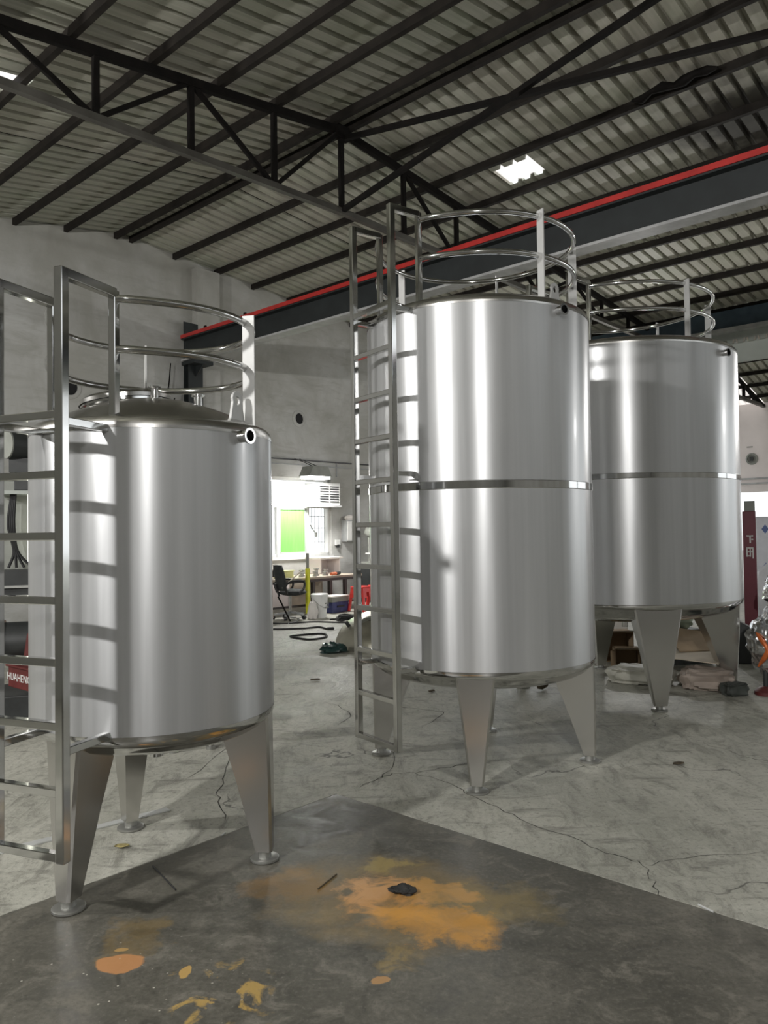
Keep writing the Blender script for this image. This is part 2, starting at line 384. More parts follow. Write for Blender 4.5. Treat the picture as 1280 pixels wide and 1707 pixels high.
def crack(pts, wd):
    P = spline([(x, y, 0) for x, y in pts], 5); vs = []; fs = []
    for i, p in enumerate(P):
        d = (P[min(i+1, len(P)-1)]-P[max(i-1, 0)]).normalized(); s = Vector((-d.y, d.x, 0))
        j = Vector((random.uniform(-1, 1), random.uniform(-1, 1), 0))*.018
        h = .7*wd*(.3+.7*random.random())*(1 if 0 < i < len(P)-1 else .1)
        vs += [p+j-s*h+Vector((0, 0, .0012)), p+j+s*h+Vector((0, 0, .0012))]
        if i: fs.append((2*i-2, 2*i-1, 2*i+1, 2*i))
    m = M().add(vs, fs, inv); m.build('crack', 'crack', fo)
for pts, wd in [([(-.16,4.56),(-.02,4.75),(.16,4.82),(.4,4.54),(.51,4.31),(.69,4.03),(.88,3.79),(1.01,3.61),(1.13,3.46),(1.12,3.3),(1.11,3.16)], .005), ([(1.13,3.46),(1.34,3.53),(1.75,3.58)], .003),
    ([(-.02,5.4),(.04,5.16),(-.02,4.8),(-.16,4.59)], .004), ([(.16,4.82),(.36,4.91),(.52,5.0)], .006), ([(-1.09,5.38),(-1.01,4.73),(-.96,4.41),(-.84,4.05)], .005), ([(-1.11,5.61),(-1.23,4.74)], .004),
    ([(-.02,6.7),(.38,6.46),(.47,6.35),(.25,5.88)], .006), ([(-1.48,10.38),(-.42,12.61)], .01), ([(-.55,6.9),(-.3,6.4),(-.38,6.0)], .005)]: crack(pts, wd)

# ------------------------------------------------------------------ roof
ZR, SL, SR = 6.62, .148, .085
def zs(u): return ZR-(SL*-u if u < 0 else SR*u)
ce = frame('ceiling', label='low gable roof of corrugated metal sheets on dark purlins', kind='structure')
PW, RB = .8, .2
def sheet(us, slope, hole=None, off=0):
    m = M()
    prof = []
    for i in range(4):
        b = i*RB; prof += [(b, 0), (b+.128, 0), (b+.142, .075), (b+.186, .075)]
    prof.append((PW+.004, 0)); n = len(prof)
    for u in us: m.v += [(u, -p, z+off-slope*abs(u)) for p, z in prof]
    for i in range(len(us)-1):
        for j in range(n-1):
            if hole and i == hole[0] and hole[1] <= prof[j][0]-1e-6 < hole[2]: continue
            m.f.append((i*n+j, i*n+j+1, (i+1)*n+j+1, (i+1)*n+j))
    return m
rmesh = sheet([0, 9.35], SR).mesh('roof_sheet', 'roof_sheet'); lmesh = sheet([0, -9.75], SL).mesh('roof_sheet', 'roof_sheet')
hr = sheet([0, 2.16, 2.6, 9.35], SR, (1, -.01, .59)).mesh('roof_sheet', 'roof_sheet'); hl = sheet([0, -3.3, -3.72, -9.75], SL, (1, .18, .42)).mesh('roof_sheet', 'roof_sheet')
V0 = -.35
for k in range(27):
    v = V0+k*PW
    for side in (0, 1):
        me = (rmesh, lmesh)[side]
        if side == 0 and k == 8: me = hr
        if side == 1 and k == 5: me = hl
        o = D.objects.new('roof_sheet', me); C.objects.link(o); o.parent = ce; o.location = (0, -v, ZR+(.004 if k % 2 else 0))
for (ua, ub, va, vb, s_) in [(2.14, 2.62, V0+8*PW-.02, V0+8*PW+.6, SR), (-3.74, -3.28, V0+5*PW+.17, V0+5*PW+.43, SL)]:
    m = M(); pts = []
    nseg = 6
    for i in range(nseg+1):
        vv = va+(vb-va)*i/nseg; dz = .05+.015*math.sin(i*2.1)
        pts += [(ua, -vv, ZR-s_*abs(ua)+dz), ((ua+ub)/2, -vv, ZR-s_*abs((ua+ub)/2)+dz+.02*math.sin(i*1.3)), (ub, -vv, ZR-s_*abs(ub)+dz)]
    fs = []
    for i in range(nseg): fs += [(3*i, 3*i+1, 3*i+4, 3*i+3), (3*i+1, 3*i+2, 3*i+5, 3*i+4)]
    o = m.add(pts, fs).build('skylight_panel', 'skylight', ce); o['label'] = 'bright translucent roof patch letting in daylight'
m = M().bar((0, .2, ZR+.06), (0, -22, ZR+.06), .5, .05); m.build('ridge_cap', 'roof_sheet', ce)
# C-section purlins, laid along v
def cpurlin(L=21.6):
    a, b, t = .03, .1, .012
    poly = [(-a, 0), (a, 0), (a, t), (-a+t, t), (-a+t, b-t), (a, b-t), (a, b), (-a, b)]
    return M().prism(poly, 0, L, Matrix.Rotation(R(90), 4, 'X')).mesh('purlin', 'purlin_steel')
pm = cpurlin()
UP = [.14, .99, 1.88, 2.75, 3.65, 4.55, 5.47, 6.35, 7.38, 8.3, 9.15, -.14, -1.0, -1.8, -2.61, -3.43, -4.25, -5.05, -5.9, -6.7, -7.5, -8.4, -9.2]
for u in UP:
    o = D.objects.new('purlin', pm); C.objects.link(o); o.parent = ce; o.location = (u, 0, zs(u)-.1)
# lighter plaster-splashed seam strip, dark lap seam
for ua, ub in ((-.1, -9.6), (.1, 9.2)): M().bar((ua, -2.85, zs(ua)-.001), (ub, -2.85, zs(ub)-.001), .014, .004).build('lap_seam', 'black_steel', ce)

# ------------------------------------------------------------------ trusses
def truss(v, label, ua=-9.5, ub=9.1, zt=None, zb=None, lefts=None, rights=None):
    t = empty('roof_truss', W(0, v, 0), A, label=label, cat='truss', group='black roof trusses')
    zt = zt or (lambda u: zs(u)-.15); zb = zb or (lambda u: 5.46+(.028*u if u < 0 else 0))
    M().bar((ua, 0, zt(ua)), (0, 0, zt(0)), .07, .09).bar((0, 0, zt(0)), (ub, 0, zt(ub)), .07, .09).build('top_chord', 'black_steel', t)
    M().bar((ua, 0, zb(ua)), (0, 0, zb(0)), .07, .07).bar((0, 0, zb(0)), (ub, 0, zb(ub)), .07, .07).build('bottom_chord', 'chord_steel', t)
    nl = lefts or [0, -1.07, -2.17, -3.2, -4.15, -5.2, -6.25, -7.3]; nr = rights or [0, 1.18, 2.36, 3.5, 4.65, 5.8, 6.95, 8.1]
    for u in nl+nr[1:]:
        if zt(u)-zb(u) > .12: M().bar((u, 0, zb(u)), (u, 0, zt(u)), .055, .055, side=(1, 0, 0)).build('post', 'black_steel', t)
    for L, odd in ((nl, 1), (nr, 0)):
        for i in range(len(L)-1):
            a, b = L[i], L[i+1]
            if zt(b)-zb(b) < .1: continue
            if (i % 2) == odd: p, q = (a, zb(a)), (b, zt(b))
            else: p, q = (a, zt(a)), (b, zb(b))
            if odd: p, q = ((a, zt(a)), (b, zb(b))) if i % 2 == 0 else ((a, zb(a)), (b, zt(b)))
            if L is nl: p, q = ((a, zt(a)), (b, zb(b))) if i % 2 == 0 else ((a, zb(a)), (b, zt(b)))
            M().bar((p[0], 0, p[1]), (q[0], 0, q[1]), .045, .045).build('diagonal', 'black_steel', t)
    M().box((0, 0, zt(0)-.02), (.24, .09, .16)).build('gusset_plate', 'black_steel', t)
    return t
truss(5.27, 'black welded roof truss crossing above the tall middle tank')
truss(10.4, 'black welded roof truss nearest the viewer, high over the front slab')
truss(15.6, 'black welded roof truss behind the viewer')
b = tag(M().bar(W(0, 5.27, 5.47), W(0, 10.4, 6.42), .055, .055).build('brace_bar', 'black_steel'), 'black diagonal brace bar rising from the truss foot toward the upper right', 'brace', 'crossed roof brace bars')
b = tag(M().bar(W(.06, 5.27, 6.4), W(.06, 10.4, 5.47), .055, .055).build('brace_bar', 'black_steel'), 'black brace bar running from the ridge node toward the right frame edge', 'brace', 'crossed roof brace bars')
m = M(); pts = [W(1.73+.02*math.sin(i*2), 8.25+i*.12, zs(1.75)-.08-.02*math.sin(i*1.7)) for i in range(9)]
m.tube(pts, .06, 10, rs=[.015, .05, .03, .055, .035, .06, .04, .05, .012]); tag(m.build('plastic_wrap', 'black_steel', smooth=True), 'ragged black plastic roll caught on a roof purlin at upper right', 'wrap')

# ------------------------------------------------------------------ gable wall with window opening
WU0, WU1, WZ0, WZ1 = 2.7, 4.82, 1.02, 2.64
def gable(name, u0, u1, t=.24):
    m = M()
    mk = Matrix(((1, 0, 0, 0), (0, 0, 1, 0), (0, 1, 0, 0), (0, 0, 0, 1)))     # (u,z) polygon -> thickness along +y (v<0)
    def poly(p): m.prism(p, 0, t, mk)
    top = lambda u: zs(u)-.012
    poly([(u0, 0), (WU0, 0), (WU0, top(WU0)), (0, top(0)), (u0, top(u0))])
    poly([(WU0, 0), (WU1, 0), (WU1, WZ0), (WU0, WZ0)])
    poly([(WU0, WZ1), (WU1, WZ1), (WU1, top(WU1)), (WU0, top(WU0))])
    poly([(WU1, 0), (u1, 0), (u1, top(u1)), (WU1, top(WU1))])
    o = m.build(name, 'plaster'); o.location = O; o.rotation_euler = (0, 0, A); return o
wb = tag(gable('wall_back', -9.7, 9.3), 'stained grey plaster gable wall at the far end', kind='structure')
p = M().rng((1.36, 0, 0), (1.86, -.16, zs(1.6)-.13)).build('pilaster', 'plaster', wb)
for (u, z, r) in ((3.92, 3.86, .125), (-.95, 3.89, .15)):
    h = M().lathe([(r+.05, 0), (r+.05, .012), (r, .03), (r-.012, .03), (r-.012, .002), (0, .002)], 28, Matrix.Translation((u, -.0, z)) @ Matrix.Rotation(R(90), 4, 'X')).build('vent_pipe', 'plaster', wb, True)
    M().lathe([(r-.013, .004), (0, .004)], 28, Matrix.Translation((u, 0, z)) @ Matrix.Rotation(R(90), 4, 'X')).build('vent_hole', 'dark_interior', h)
M().bar((3.0, -.02, 3.0), (9.2, -.02, 3.03), .03, .025).build('conduit', 'black_plastic', wb)
M().bar((2.6, -.015, 2.9), (9.2, -.015, 2.92), .02, .02).build('conduit', 'grey_plastic', wb)
M().bar((4.98, -.015, 2.7), (4.98, -.015, 3.0), .015, .015).build('conduit', 'grey_plastic', wb)
M().bar((1.95, -.01, 6.0), (1.95, -.01, 5.55), .012, .01).build('wall_crack', 'crack', wb)
# column and crane runway
t = empty('steel_column', W(1.22, .16, 0), A, label='dark steel column under the far end of the crane beam', cat='column')
M().rng((-.15, -.01, 0), (.15, .0, 5.3)).build('flange', 'crane_web', t); M().rng((-.006, -.0, 0), (.006, -.14, 4.6)).build('web', 'crane_web', t); M().rng((-.15, -.14, 0), (.15, -.152, 4.58)).build('flange', 'crane_web', t)
M().rng((-.2, -.01, 4.5), (.2, -.4, 4.56)).build('bracket', 'crane_web', t); M().prism([(-.01, 4.5), (-.4, 4.5), (-.01, 4.2)], -.006, .006, Matrix(((0, 0, 1, 0), (1, 0, 0, 0), (0, 1, 0, 0), (0, 0, 0, 1)))).build('gusset', 'crane_web', t)
t = empty('crane_beam', W(1.1, 0, 0), A, label='long dark crane runway beam with a red rail on top', cat='beam')
M().rng((-.008, -.2, 4.6), (.008, -20, 4.97)).build('web', 'crane_web', t)
M().rng((-.11, -.2, 4.57), (.11, -20, 4.6)).build('bottom_flange', 'crane_flange', t)
M().rng((-.11, -.2, 4.945), (.09, -20, 4.965)).build('top_flange', 'crane_web', t)
M().rng((-.12, -.2, 4.968), (-.04, -20, 5.03)).build('rail', 'crane_red', t)
for i, v in enumerate((.9, 2.0)): M().box((-.08, -v, 5.05), (.03, .05, .05)).build('rail_clip', 'black_steel', t)
# hanging wire hook beside the column
m = M().tube(spline([W(.78, .2, 4.5), W(.74, .2, 4.1), W(.66, .2, 3.75), W(.78, .2, 3.72), W(.86, .2, 3.9)]), .012, 6); tag(m.build('wire_hook', 'black_steel'), 'thin black wire hook hanging beside the dark column', 'hook')

# window_1
wd = frame('window_1', label='bright window with a green panel in the far wall', kind='structure')
f_ = M()
for (a, b_) in (((WU0, WZ0), (WU1, WZ0+.06)), ((WU0, WZ1-.06), (WU1, WZ1)), ((WU0, WZ0), (WU0+.05, WZ1)), ((WU1-.06, WZ0), (WU1, WZ1)), ((WU0, 2.02), (WU1, 2.08))):
    f_.rng((a[0], .06, a[1]), (b_[0], .14, b_[1]))
f_.build('window_frame', 'white_paint', wd)
for u in (3.38, 4.2): M().rng((u-.03, .05, WZ0), (u+.03, .13, 2.05)).build('mullion', 'white_paint', wd)
M().rng((3.42, .09, 1.09), (4.16, .1, 2.0)).build('green_panel', 'green_panel', wd)
fr = M()
for a, b_ in (((3.4, 1.06), (3.46, 2.02)), ((4.12, 1.06), (4.18, 2.02)), ((3.4, 1.06), (4.18, 1.11)), ((3.4, 1.98), (4.18, 2.02))): fr.rng((a[0], .07, a[1]), (b_[0], .12, b_[1]))
fr.build('sash_frame', 'fascia', wd)
for a, b_ in (((2.76, 1.09), (3.34, 2.01)), ((2.76, 2.1), (4.75, 2.57))): M().rng((a[0], .1, a[1]), (b_[0], .106, b_[1])).build('pane', 'window_glass', wd)
for i in range(5): M().tube([(4.28+i*.1, .16, 1.05), (4.28+i*.1, .16, 2.03)], .006, 6).build('window_bar', 'crane_flange', wd)
for z in (1.3, 1.6, 1.85): M().tube([(4.2, .165, z), (4.78, .165, z)], .006, 6).build('window_bar', 'crane_flange', wd)
M().tube([(4.25, .13, 1.75), (4.5, .13, 1.45)], .012, 6).build('latch_arm', 'machine_grey', wd); M().box((4.48, .12, 1.46), (.05, .04, .1)).build('latch', 'machine_grey', wd)
M().rng((WU0-.05, -.03, WZ0-.06), (WU1+.03, .14, WZ0)).build('window_sill', 'white_paint', wd)
# louvre unit
t = empty('louvre_unit', W(4.44, .04, 2.07), A, label='white ventilation unit with black louvres at the window top', cat='vent')
M().rng((-.31, -.3, 0), (.31, .1, .46)).build('housing', 'white_plastic', t)
for i in range(7):
    for sx in (-1, 1): M().rng((sx*.145-.125, -.302, .06+i*.052), (sx*.145+.125, -.312, .085+i*.052)).build('slat', 'black_plastic', t)
M().rng((-.36, -.32, -.04), (.34, .05, -.002)).build('shelf', 'crane_flange', t)
# lit floodlight by the window
t = empty('work_lamp', W(3.8, .62, 2.62), A, label='lit white work lamp hanging in front of the far window', cat='lamp')
M().prism([(-.3, -.1), (.3, -.1), (.2, .1), (-.2, .1)], -.16, .16, Matrix(((1, 0, 0, 0), (0, 0, 1, 0), (0, 1, 0, .1), (0, 0, 0, 1)))).build('hood', 'machine_grey', t)
M().rng((-.27, -.14, -.05), (.27, .14, -.002)).build('lens', 'lens_light', t)
M().tube(spline([(-.05, 0, .2), (-.12, .3, .33), (-.02, .6, .4)]), .008, 6).build('cord', 'black_rubber', t); M().tube([(.1, 0, .2), (.1, .58, .4)], .008, 6).build('hanger', 'black_steel', t)
area('work_lamp_light', W(3.8, .62, 2.55), W(3.8, .75, 0), .5, 100, (1, .98, .95))

for nm, a_, b_, lb in (('wall_left', (-9.9, .24, 0), (-9.7, -21.4, 5.17), 'grey plaster side wall behind the viewer on the left'), ('wall_front', (-9.9, -21.4, 0), (9.3, -21.6, 5.15), 'grey plaster end wall behind the viewer')):
    o = M().rng(a_, b_).build(nm, 'plaster'); o.location = O; o.rotation_euler = (0, 0, A); tag(o, lb, kind='structure')
for i, (lu, lv) in enumerate(LAMPS):
    t = empty('floodlight', W(lu, lv, 3.8), A+(0 if lu < 0 else math.pi), label='black LED floodlight on the '+['left wall nearest the window end', 'left wall level with the tanks', 'left wall behind the viewer', 'right row column behind the viewer', 'right row column level with the tanks', 'right row column beside the window end'][i], cat='lamp', group='floodlights on the hall sides')
    M().rng((-.1, -.2, -.16), (-.02, .2, .16)).build('housing', 'machine_dark', t); M().rng((-.34 if lu < 0 else -.28, -.03, -.03), (-.1, .03, .03)).build('arm', 'machine_dark', t)
# ------------------------------------------------------------------ right-hand side: eave beam, fascia, next bay
t = frame('trim_1', label='blue grey eave beam with pale lower flange', kind='structure')
M().rng((9.05, 0, 5.38), (9.1, -21, 5.76)).build('web', 'blue_beam', t); M().rng((8.9, 0, 5.31), (9.25, -21, 5.38)).build('flange', 'crane_flange', t)
o = M().rng((9.1, 0, 4.72), (9.2, -21, 5.31)).build('trim_2', 'fascia'); o.location = O; o.rotation_euler = (0, 0, A); tag(o, 'grey green fascia band under the eave beam', kind='structure')
for i, (u, v) in enumerate([(9.15, 5.27), (9.15, 10.4), (9.15, 16.6)]):
    o = M().rng((u-.1, -v-.1, 0), (u+.1, -v+.1, 4.72 if u > 0 else 5.15)).build('trim_%d' % (i+3), 'crane_web'); o.location = O; o.rotation_euler = (0, 0, A); tag(o, 'dark steel side column', kind='structure')
FU = 17.
def zf(u): return 6.0-.23*abs(u-13)
ce2 = frame('ceiling', label='corrugated roof of the neighbouring bay', kind='structure')
ms = []
m1 = sheet([0, 4.3], .23).mesh('roof_sheet', 'roof_sheet'); m2 = sheet([0, -4], .23).mesh('roof_sheet', 'roof_sheet')
m3 = sheet([0, 4.3], .23).mesh('added_daylight_sheet', 'skylight'); m4 = sheet([0, -4], .23).mesh('added_daylight_sheet', 'skylight')  # translucent sheets added to this roof to brighten the neighbouring bay
for k in range(22):
    for me in ((m1, m2) if k % 3 else (m3, m4)):
        o = D.objects.new(me.name.split('.')[0], me); C.objects.link(o); o.parent = ce2; o.location = (13, -(V0+k*PW), 6.0)
for u in (9.6, 10.4, 11.2, 12, 12.8, 13.2, 14, 14.8, 15.6, 16.4):
    o = D.objects.new('purlin', pm); C.objects.link(o); o.parent = ce2; o.location = (u, 0, zf(u)-.1); o.scale.z = .9
def truss2(v, label):
    t = empty('roof_truss', W(13, v, 0), A, label=label, cat='truss', group='black roof trusses')
    zt = lambda u: zf(13+u)-.16; zb = lambda u: 5.3
    M().bar((-3.9, 0, zt(-3.9)), (0, 0, zt(0)), .08, .08).bar((0, 0, zt(0)), (3.9, 0, zt(3.9)), .08, .08).build('top_chord', 'black_steel', t)
    M().bar((-3.9, 0, 4.95), (3.98, 0, 4.95), .08, .08).build('bottom_chord', 'chord_steel', t)
    for i in range(-3, 4): M().bar((i*1.1, 0, 4.95), (i*1.1, 0, zt(i*1.1)), .07, .07, side=(1, 0, 0)).build('post', 'black_steel', t)
    for i in range(-3, 3):
        M().bar((i*1.1, 0, 4.95 if i % 2 else zt(i*1.1)), ((i+1)*1.1, 0, zt((i+1)*1.1) if i % 2 else 4.95), .05, .05).build('diagonal', 'black_steel', t)
truss2(5.27, 'dark roof truss of the neighbouring bay seen past the far tank'); truss2(2.6, 'farther dark truss of the neighbouring bay nearest the window end')
wr = frame('wall_right', label='pinkish white far wall of the neighbouring bay above a bright opening', kind='structure')
M().rng((FU, 1, 2.5), (FU+.2, -14, zf(FU)-.02)).rng((FU, 1, 0), (FU+.2, -1.5, 2.5)).rng((FU, -9.5, 0), (FU+.2, -14, 2.5)).build('wall_panel', 'pink_wall', wr)
for z in (2.72, 2.86): M().rng((FU-.05, 1, z), (FU, -14, z+.05)).build('ledge', 'crane_flange', wr)
h = M().lathe([(.17, 0), (.17, .02), (.13, .05), (.12, .05), (.12, .004), (0, .004)], 24, Matrix.Translation((FU, -4.9, 3.46)) @ Matrix.Rotation(R(-90), 4, 'Y')).build('vent_fan', 'machine_grey', wr, True)
M().rng((FU-.06, -4.9-.05, 3.4), (FU-.05, -4.9+.05, 3.52)).build('vent_grille', 'machine_dark', h)
M().box((FU-.01, -4.85, 3.81), (.02, .16, .03)).build('wall_mark', 'machine_grey', wr)

# ------------------------------------------------------------------ tanks
def tank(name, label, cx, cy, r, zb, zt, nleg, legrot, lad, ringz, posts, RR, band=None, nozz=None, lug=None, extra=None):
    T = empty(name, (cx, cy, 0), 0, label=label, cat='tank', group='stainless steel tanks on legs')
    n = 96; k = .045
    M().lathe([(r, zb+k), (r, zt-k)], n).build('tank_body', 'steel_film', T, True)
    arc = [(r-k+k*math.cos(R(a)), zt-k+k*math.sin(R(a))) for a in (0, 15, 30, 45, 60, 75)]
    dome = .15 if r < .6 else .1*r; rk = r-k*.75
    domez = lambda q: zt-.004+dome*(1-min(1, q/rk)**1.7)
    pr = [(r+.0015, zt-k-.012), (r+.0015, zt-k)]+[(a+.001, b) for a, b in arc]
    rd = r-k*.75
    for i in range(1, 13):
        t = i/12; pr.append((rd*(1-t), domez(rd*(1-t))))
    hd = M().lathe(pr, n).build('top_head', 'steel_satin', T, True)
    pr = [(r+.0015, zb+k+.012), (r+.0015, zb+k)]+[(r-k+k*math.cos(R(a))+.001, zb+k-k*math.sin(R(a))) for a in (15, 30, 45, 60, 75)]
    for i in range(1, 9): t = i/8; pr.append(((r-k*.9)*math.cos(t*math.pi/2), zb-.16*r*math.sin(t*math.pi/2)))
    M().lathe(pr, n).build('bottom_head', 'steel_polished', T, True)
    if band: M().lathe([(r, band-.024), (r+.004, band-.02), (r+.004, band+.02), (r, band+.024)], n).build('middle_band', 'steel_polished', T, True)
    M().cyl((0, 0, zb-.16*r-.08), (0, 0, zb-.1*r), .03).build('drain_pipe', 'steel_polished', T, True)
    # folded tapering legs: outer face flush with the shell, inner edge raking outwards to the foot
    for i in range(nleg):
        a = legrot+2*math.pi*i/nleg
        wt, wb_, dt, db = (.115, .04, .3, .075) if r < .9 else (.2, .055, .42, .1)
        if r < .6: wt, dt = .1, .24
        ro = r-.004; hz = zb+.035
        rows = []
        for z, hw, dp in ((.045, wb_, db), (hz*.55, wb_+(wt-wb_)*.5, db+(dt-db)*.5), (hz, wt, dt)):
            rr = ro-.0
            e = .012
            xi = math.sqrt(max(ro*ro-hw*hw, 0)) if z > hz*.9 else ro-.004
            rows.append([(xi-e, -hw, z), (xi, -hw+e, z), (xi, hw-e, z), (xi-e, hw, z), (xi-dp, hw*.75, z), (xi-dp, -hw*.75, z)])
        vs = sum(rows, []); fs = [tuple(range(5, -1, -1)), tuple(range(12, 18))]
        for j in range(2):
            for q in range(6): fs.append((j*6+q, j*6+(q+1) % 6, j*6+6+(q+1) % 6, j*6+6+q))
        L = M().add(vs, fs, Matrix.Rotation(a, 4, 'Z')).build('leg', 'steel_satin', T, True)
        c = (ro-db/2-.004)
        M().lathe([(0, 0), (.062, 0), (.066, .004), (.066, .012), (.06, .016), (.03, .017), (.03, .05)], 28, Matrix.Rotation(a, 4, 'Z') @ Matrix.Translation((c, 0, 0))).build('foot_plate', 'steel_foot', L, True)
    # ladder with walk-through hand loops
    na, md, wdt, zl, ztop, ln, stand = lad
    nv = Vector((math.cos(R(na)), math.sin(R(na)), 0)); tv = Vector((-nv.y, nv.x, 0)); Z = Vector((0, 0, 1))
    la = D.objects.new('ladder', None); C.objects.link(la); la.parent = T
    s = .038
    ends = {}
    for sg in (-1, 1):
        so_ = nv*md+tv*(sg*wdt/2); si = nv*(md-ln)+tv*(sg*wdt/2)
        M().bar(so_+Z*(zl[-1]-s/2), so_+Z*(ztop+s/2), s, s, side=nv).build('stile', 'steel_polished', la, bevel=.004)
        M().bar(so_+Z*ztop, si+Z*ztop, s, s).build('hand_loop', 'steel_polished', la, bevel=.004)
        ri = math.hypot(si.x, si.y)
        M().bar(si+Z*(zt-.03), si+Z*(ztop+.012), s*.85, s*.85, side=nv).build('hand_post', 'steel_polished', la, bevel=.004)
        ends[sg] = math.atan2(si.y, si.x); RI = ri
        for z in stand:
            q = wdt/2; rin = math.sqrt(r*r-q*q)
            M().bar(nv*(rin-.01)+tv*(sg*q)+Z*z, so_+Z*z, .03, .03).build('standoff', 'steel_polished', la, bevel=.003)
        if band: M().prism([(0, 0), (.07, -.05), (.07, .05)], -.002, .002, Matrix.Translation(nv*(rin-.0)+tv*(sg*(q+.0))+Z*(stand[1]-.035)) @ Matrix.Rotation(R(na), 4, 'Z') @ Matrix.Translation((-.062, 0, 0))).build('gusset', 'steel_polished', la)
    for i, z in enumerate(zl):
        M().bar(nv*md-tv*(wdt/2)+Z*z, nv*md+tv*(wdt/2)+Z*z, .034, .03).build('rung', 'steel_polished', la, bevel=.003)
    z = zl[0]; q = nv*(math.sqrt(r*r-.16*.16)+.012)
    M().bar(q-tv*(wdt/2)+Z*(z-.02), q+tv*(wdt/2)+Z*(z-.02), .03, .02).build('landing_bar', 'steel_polished', la, bevel=.003)
    # guard rail
    gr = D.objects.new('guard_rail', None); C.objects.link(gr); gr.parent = T
    a0 = ends[1]; a1 = ends[-1]
    while a1 < a0: a1 += 2*math.pi
    for z in ringz:
        q_ = lambda i: RR+(RI-RR)*math.exp(-(min(i, 72-i)/3.)**2)
        M().tube([(q_(i)*math.cos(a0+(a1-a0)*i/72), q_(i)*math.sin(a0+(a1-a0)*i/72), z) for i in range(73)], .0165, 10).build('rail_tube', 'steel_polished', gr, True)
    for a in posts:
        d = Vector((math.cos(R(a)), math.sin(R(a)), 0))
        M().bar(d*(RR+.02)+Z*(zt-.02), d*(RR+.02)+Z*(ringz[0]+.03), .056, .008, side=d).build('rail_post', 'rail_flat', gr)
    if nozz:
        a, z = nozz; d = Vector((math.cos(R(a)), math.sin(R(a)), 0))
        Q = Matrix.Translation(d*(r-.01)+Z*z) @ d.to_track_quat('Z', 'Y').to_matrix().to_4x4()
        nz = M().lathe([(.026, 0), (.026, .05), (.034, .052), (.034, .062), (.024, .062), (.022, .02), (0, .02)], 24, Q).build('nozzle', 'steel_polished', T, True)
        M().lathe([(.021, .021), (0, .021)], 24, Q).build('nozzle_bore', 'dark_interior', nz)
    if lug:
        a, rr = lug; d = Vector((math.cos(R(a)), math.sin(R(a)), 0))
        poly = [(-.055, 0), (.055, 0), (.035, .085)]+[(.04*math.cos(R(t)), .095+.04*math.sin(R(t))) for t in range(10, 171, 20)]+[(-.035, .085)]
        outer = poly; m = M(); hol = [(.02*math.cos(R(t)), .093+.02*math.sin(R(t))) for t in range(0, 360, 24)]
        bm = bmesh.new(); vo = [bm.verts.new((x, y, 0)) for x, y in outer]; vh = [bm.verts.new((x, y, 0)) for x, y in hol]
        es = [bm.edges.new((vo[i], vo[(i+1) % len(vo)])) for i in range(len(vo))]+[bm.edges.new((vh[i], vh[(i+1) % len(vh)])) for i in range(len(vh))]
        bmesh.ops.triangle_fill(bm, edges=es, use_beauty=True)
        me = D.meshes.new('lifting_lug'); bm.to_mesh(me); bm.free()
        zz = domez(rr)-.015
        me.transform(Matrix.Translation(d*rr+Z*zz) @ Matrix.Rotation(R(a)+R(90), 4, 'Z') @ Matrix.Rotation(R(90), 4, 'X')); me.materials.append(MAT['rail_flat'])
        o = D.objects.new('lifting_lug', me); C.objects.link(o); o.parent = T; so2 = o.modifiers.new('t', 'SOLIDIFY'); so2.thickness = .012
    if extra: extra(T, zt, domez)
    return T
def t1_extra(T, zt, dome):
    # tilted round manway and two clamp nozzles on the dome
    Q = Matrix.Translation((-.19, .2, zt+.085)) @ Matrix.Rotation(R(-6), 4, 'Y')
    mw = M().lathe([(.2, -.1), (.2, .055), (.215, .06), (.215, .075)], 40, Q).build('manway_neck', 'steel_polished', T, True)
    M().lathe([(.222, .072), (.222, .09), (.2, .105), (.1, .125), (0, .13)], 40, Q).build('manway_lid', 'steel_satin', mw, True)
    for (x, y, r) in ((.03, -.1, .022), (.2, .01, .026)):
        z = dome(math.hypot(x, y))-.01
        M().lathe([(r*.75, 0), (r*.75, .05), (r*1.25, .052), (r*1.25, .06), (r*.6, .06), (r*.6, .03), (0, .03)], 20, Matrix.Translation((x, y, z))).build('clamp_nozzle', 'steel_polished', T, True)
def t2_extra(T, zt, dome):
    M().lathe([(.22, 0), (.22, .1), (.235, .12), (0, .14)], 32, Matrix.Translation((-.1, .2, dome(.3)-.05))).build('manway', 'steel_polished', T, True)
def t3_extra(T, zt, dome):
    M().lathe([(.24, 0), (.24, .1), (.26, .12), (0, .15)], 32, Matrix.Translation((-.1, .3, dome(.3)-.05))).build('manway', 'steel_polished', T, True)
tank('short_tank', 'short stainless steel tank on three legs, nearest at left', -1.06, 3.5615, .535, .652, 1.985, 3, R(-117.94),
     (-111.5, .736, .32, [1.948, 1.727, 1.5, 1.264, 1.038, .807, .567, .335], 2.476, .28, (1.925, .715)), (2.455, 2.25), (-13, 112), .45, None, (-32, 1.915), (-22, .44), t1_extra)
tank('tall_tank', 'tall stainless steel tank with a ladder in the middle', .6323, 5.1155, .729, .632, 2.875, 4, R(-100.13),
     (-144.8, .841, .407, [2.845, 2.585, 2.32, 2.06, 1.807, 1.543, 1.29, 1.036, .778, .514, .249], 3.404, .204, (2.815, 1.84, .69)), (3.375, 3.137), (-61, 4, 69, 136), .645, 1.765, (-55.5, 2.79), (-47, .62), t2_extra)
tank('wide_tank', 'large stainless steel tank farthest back at right, partly hidden', 2.2725, 7.328, 1.03, .812, 3.1, 4, R(-91.9),
     (-137, 1.14, .407, [3.06, 2.79, 2.53, 2.27, 2.01, 1.75, 1.49, 1.23, .97, .71, .45], 3.63, .30, (3.03, 1.98, .87)), (3.6, 3.37), (-66, 0, 46, 112), .84, 1.935, (-52, 2.98), None, t3_extra)

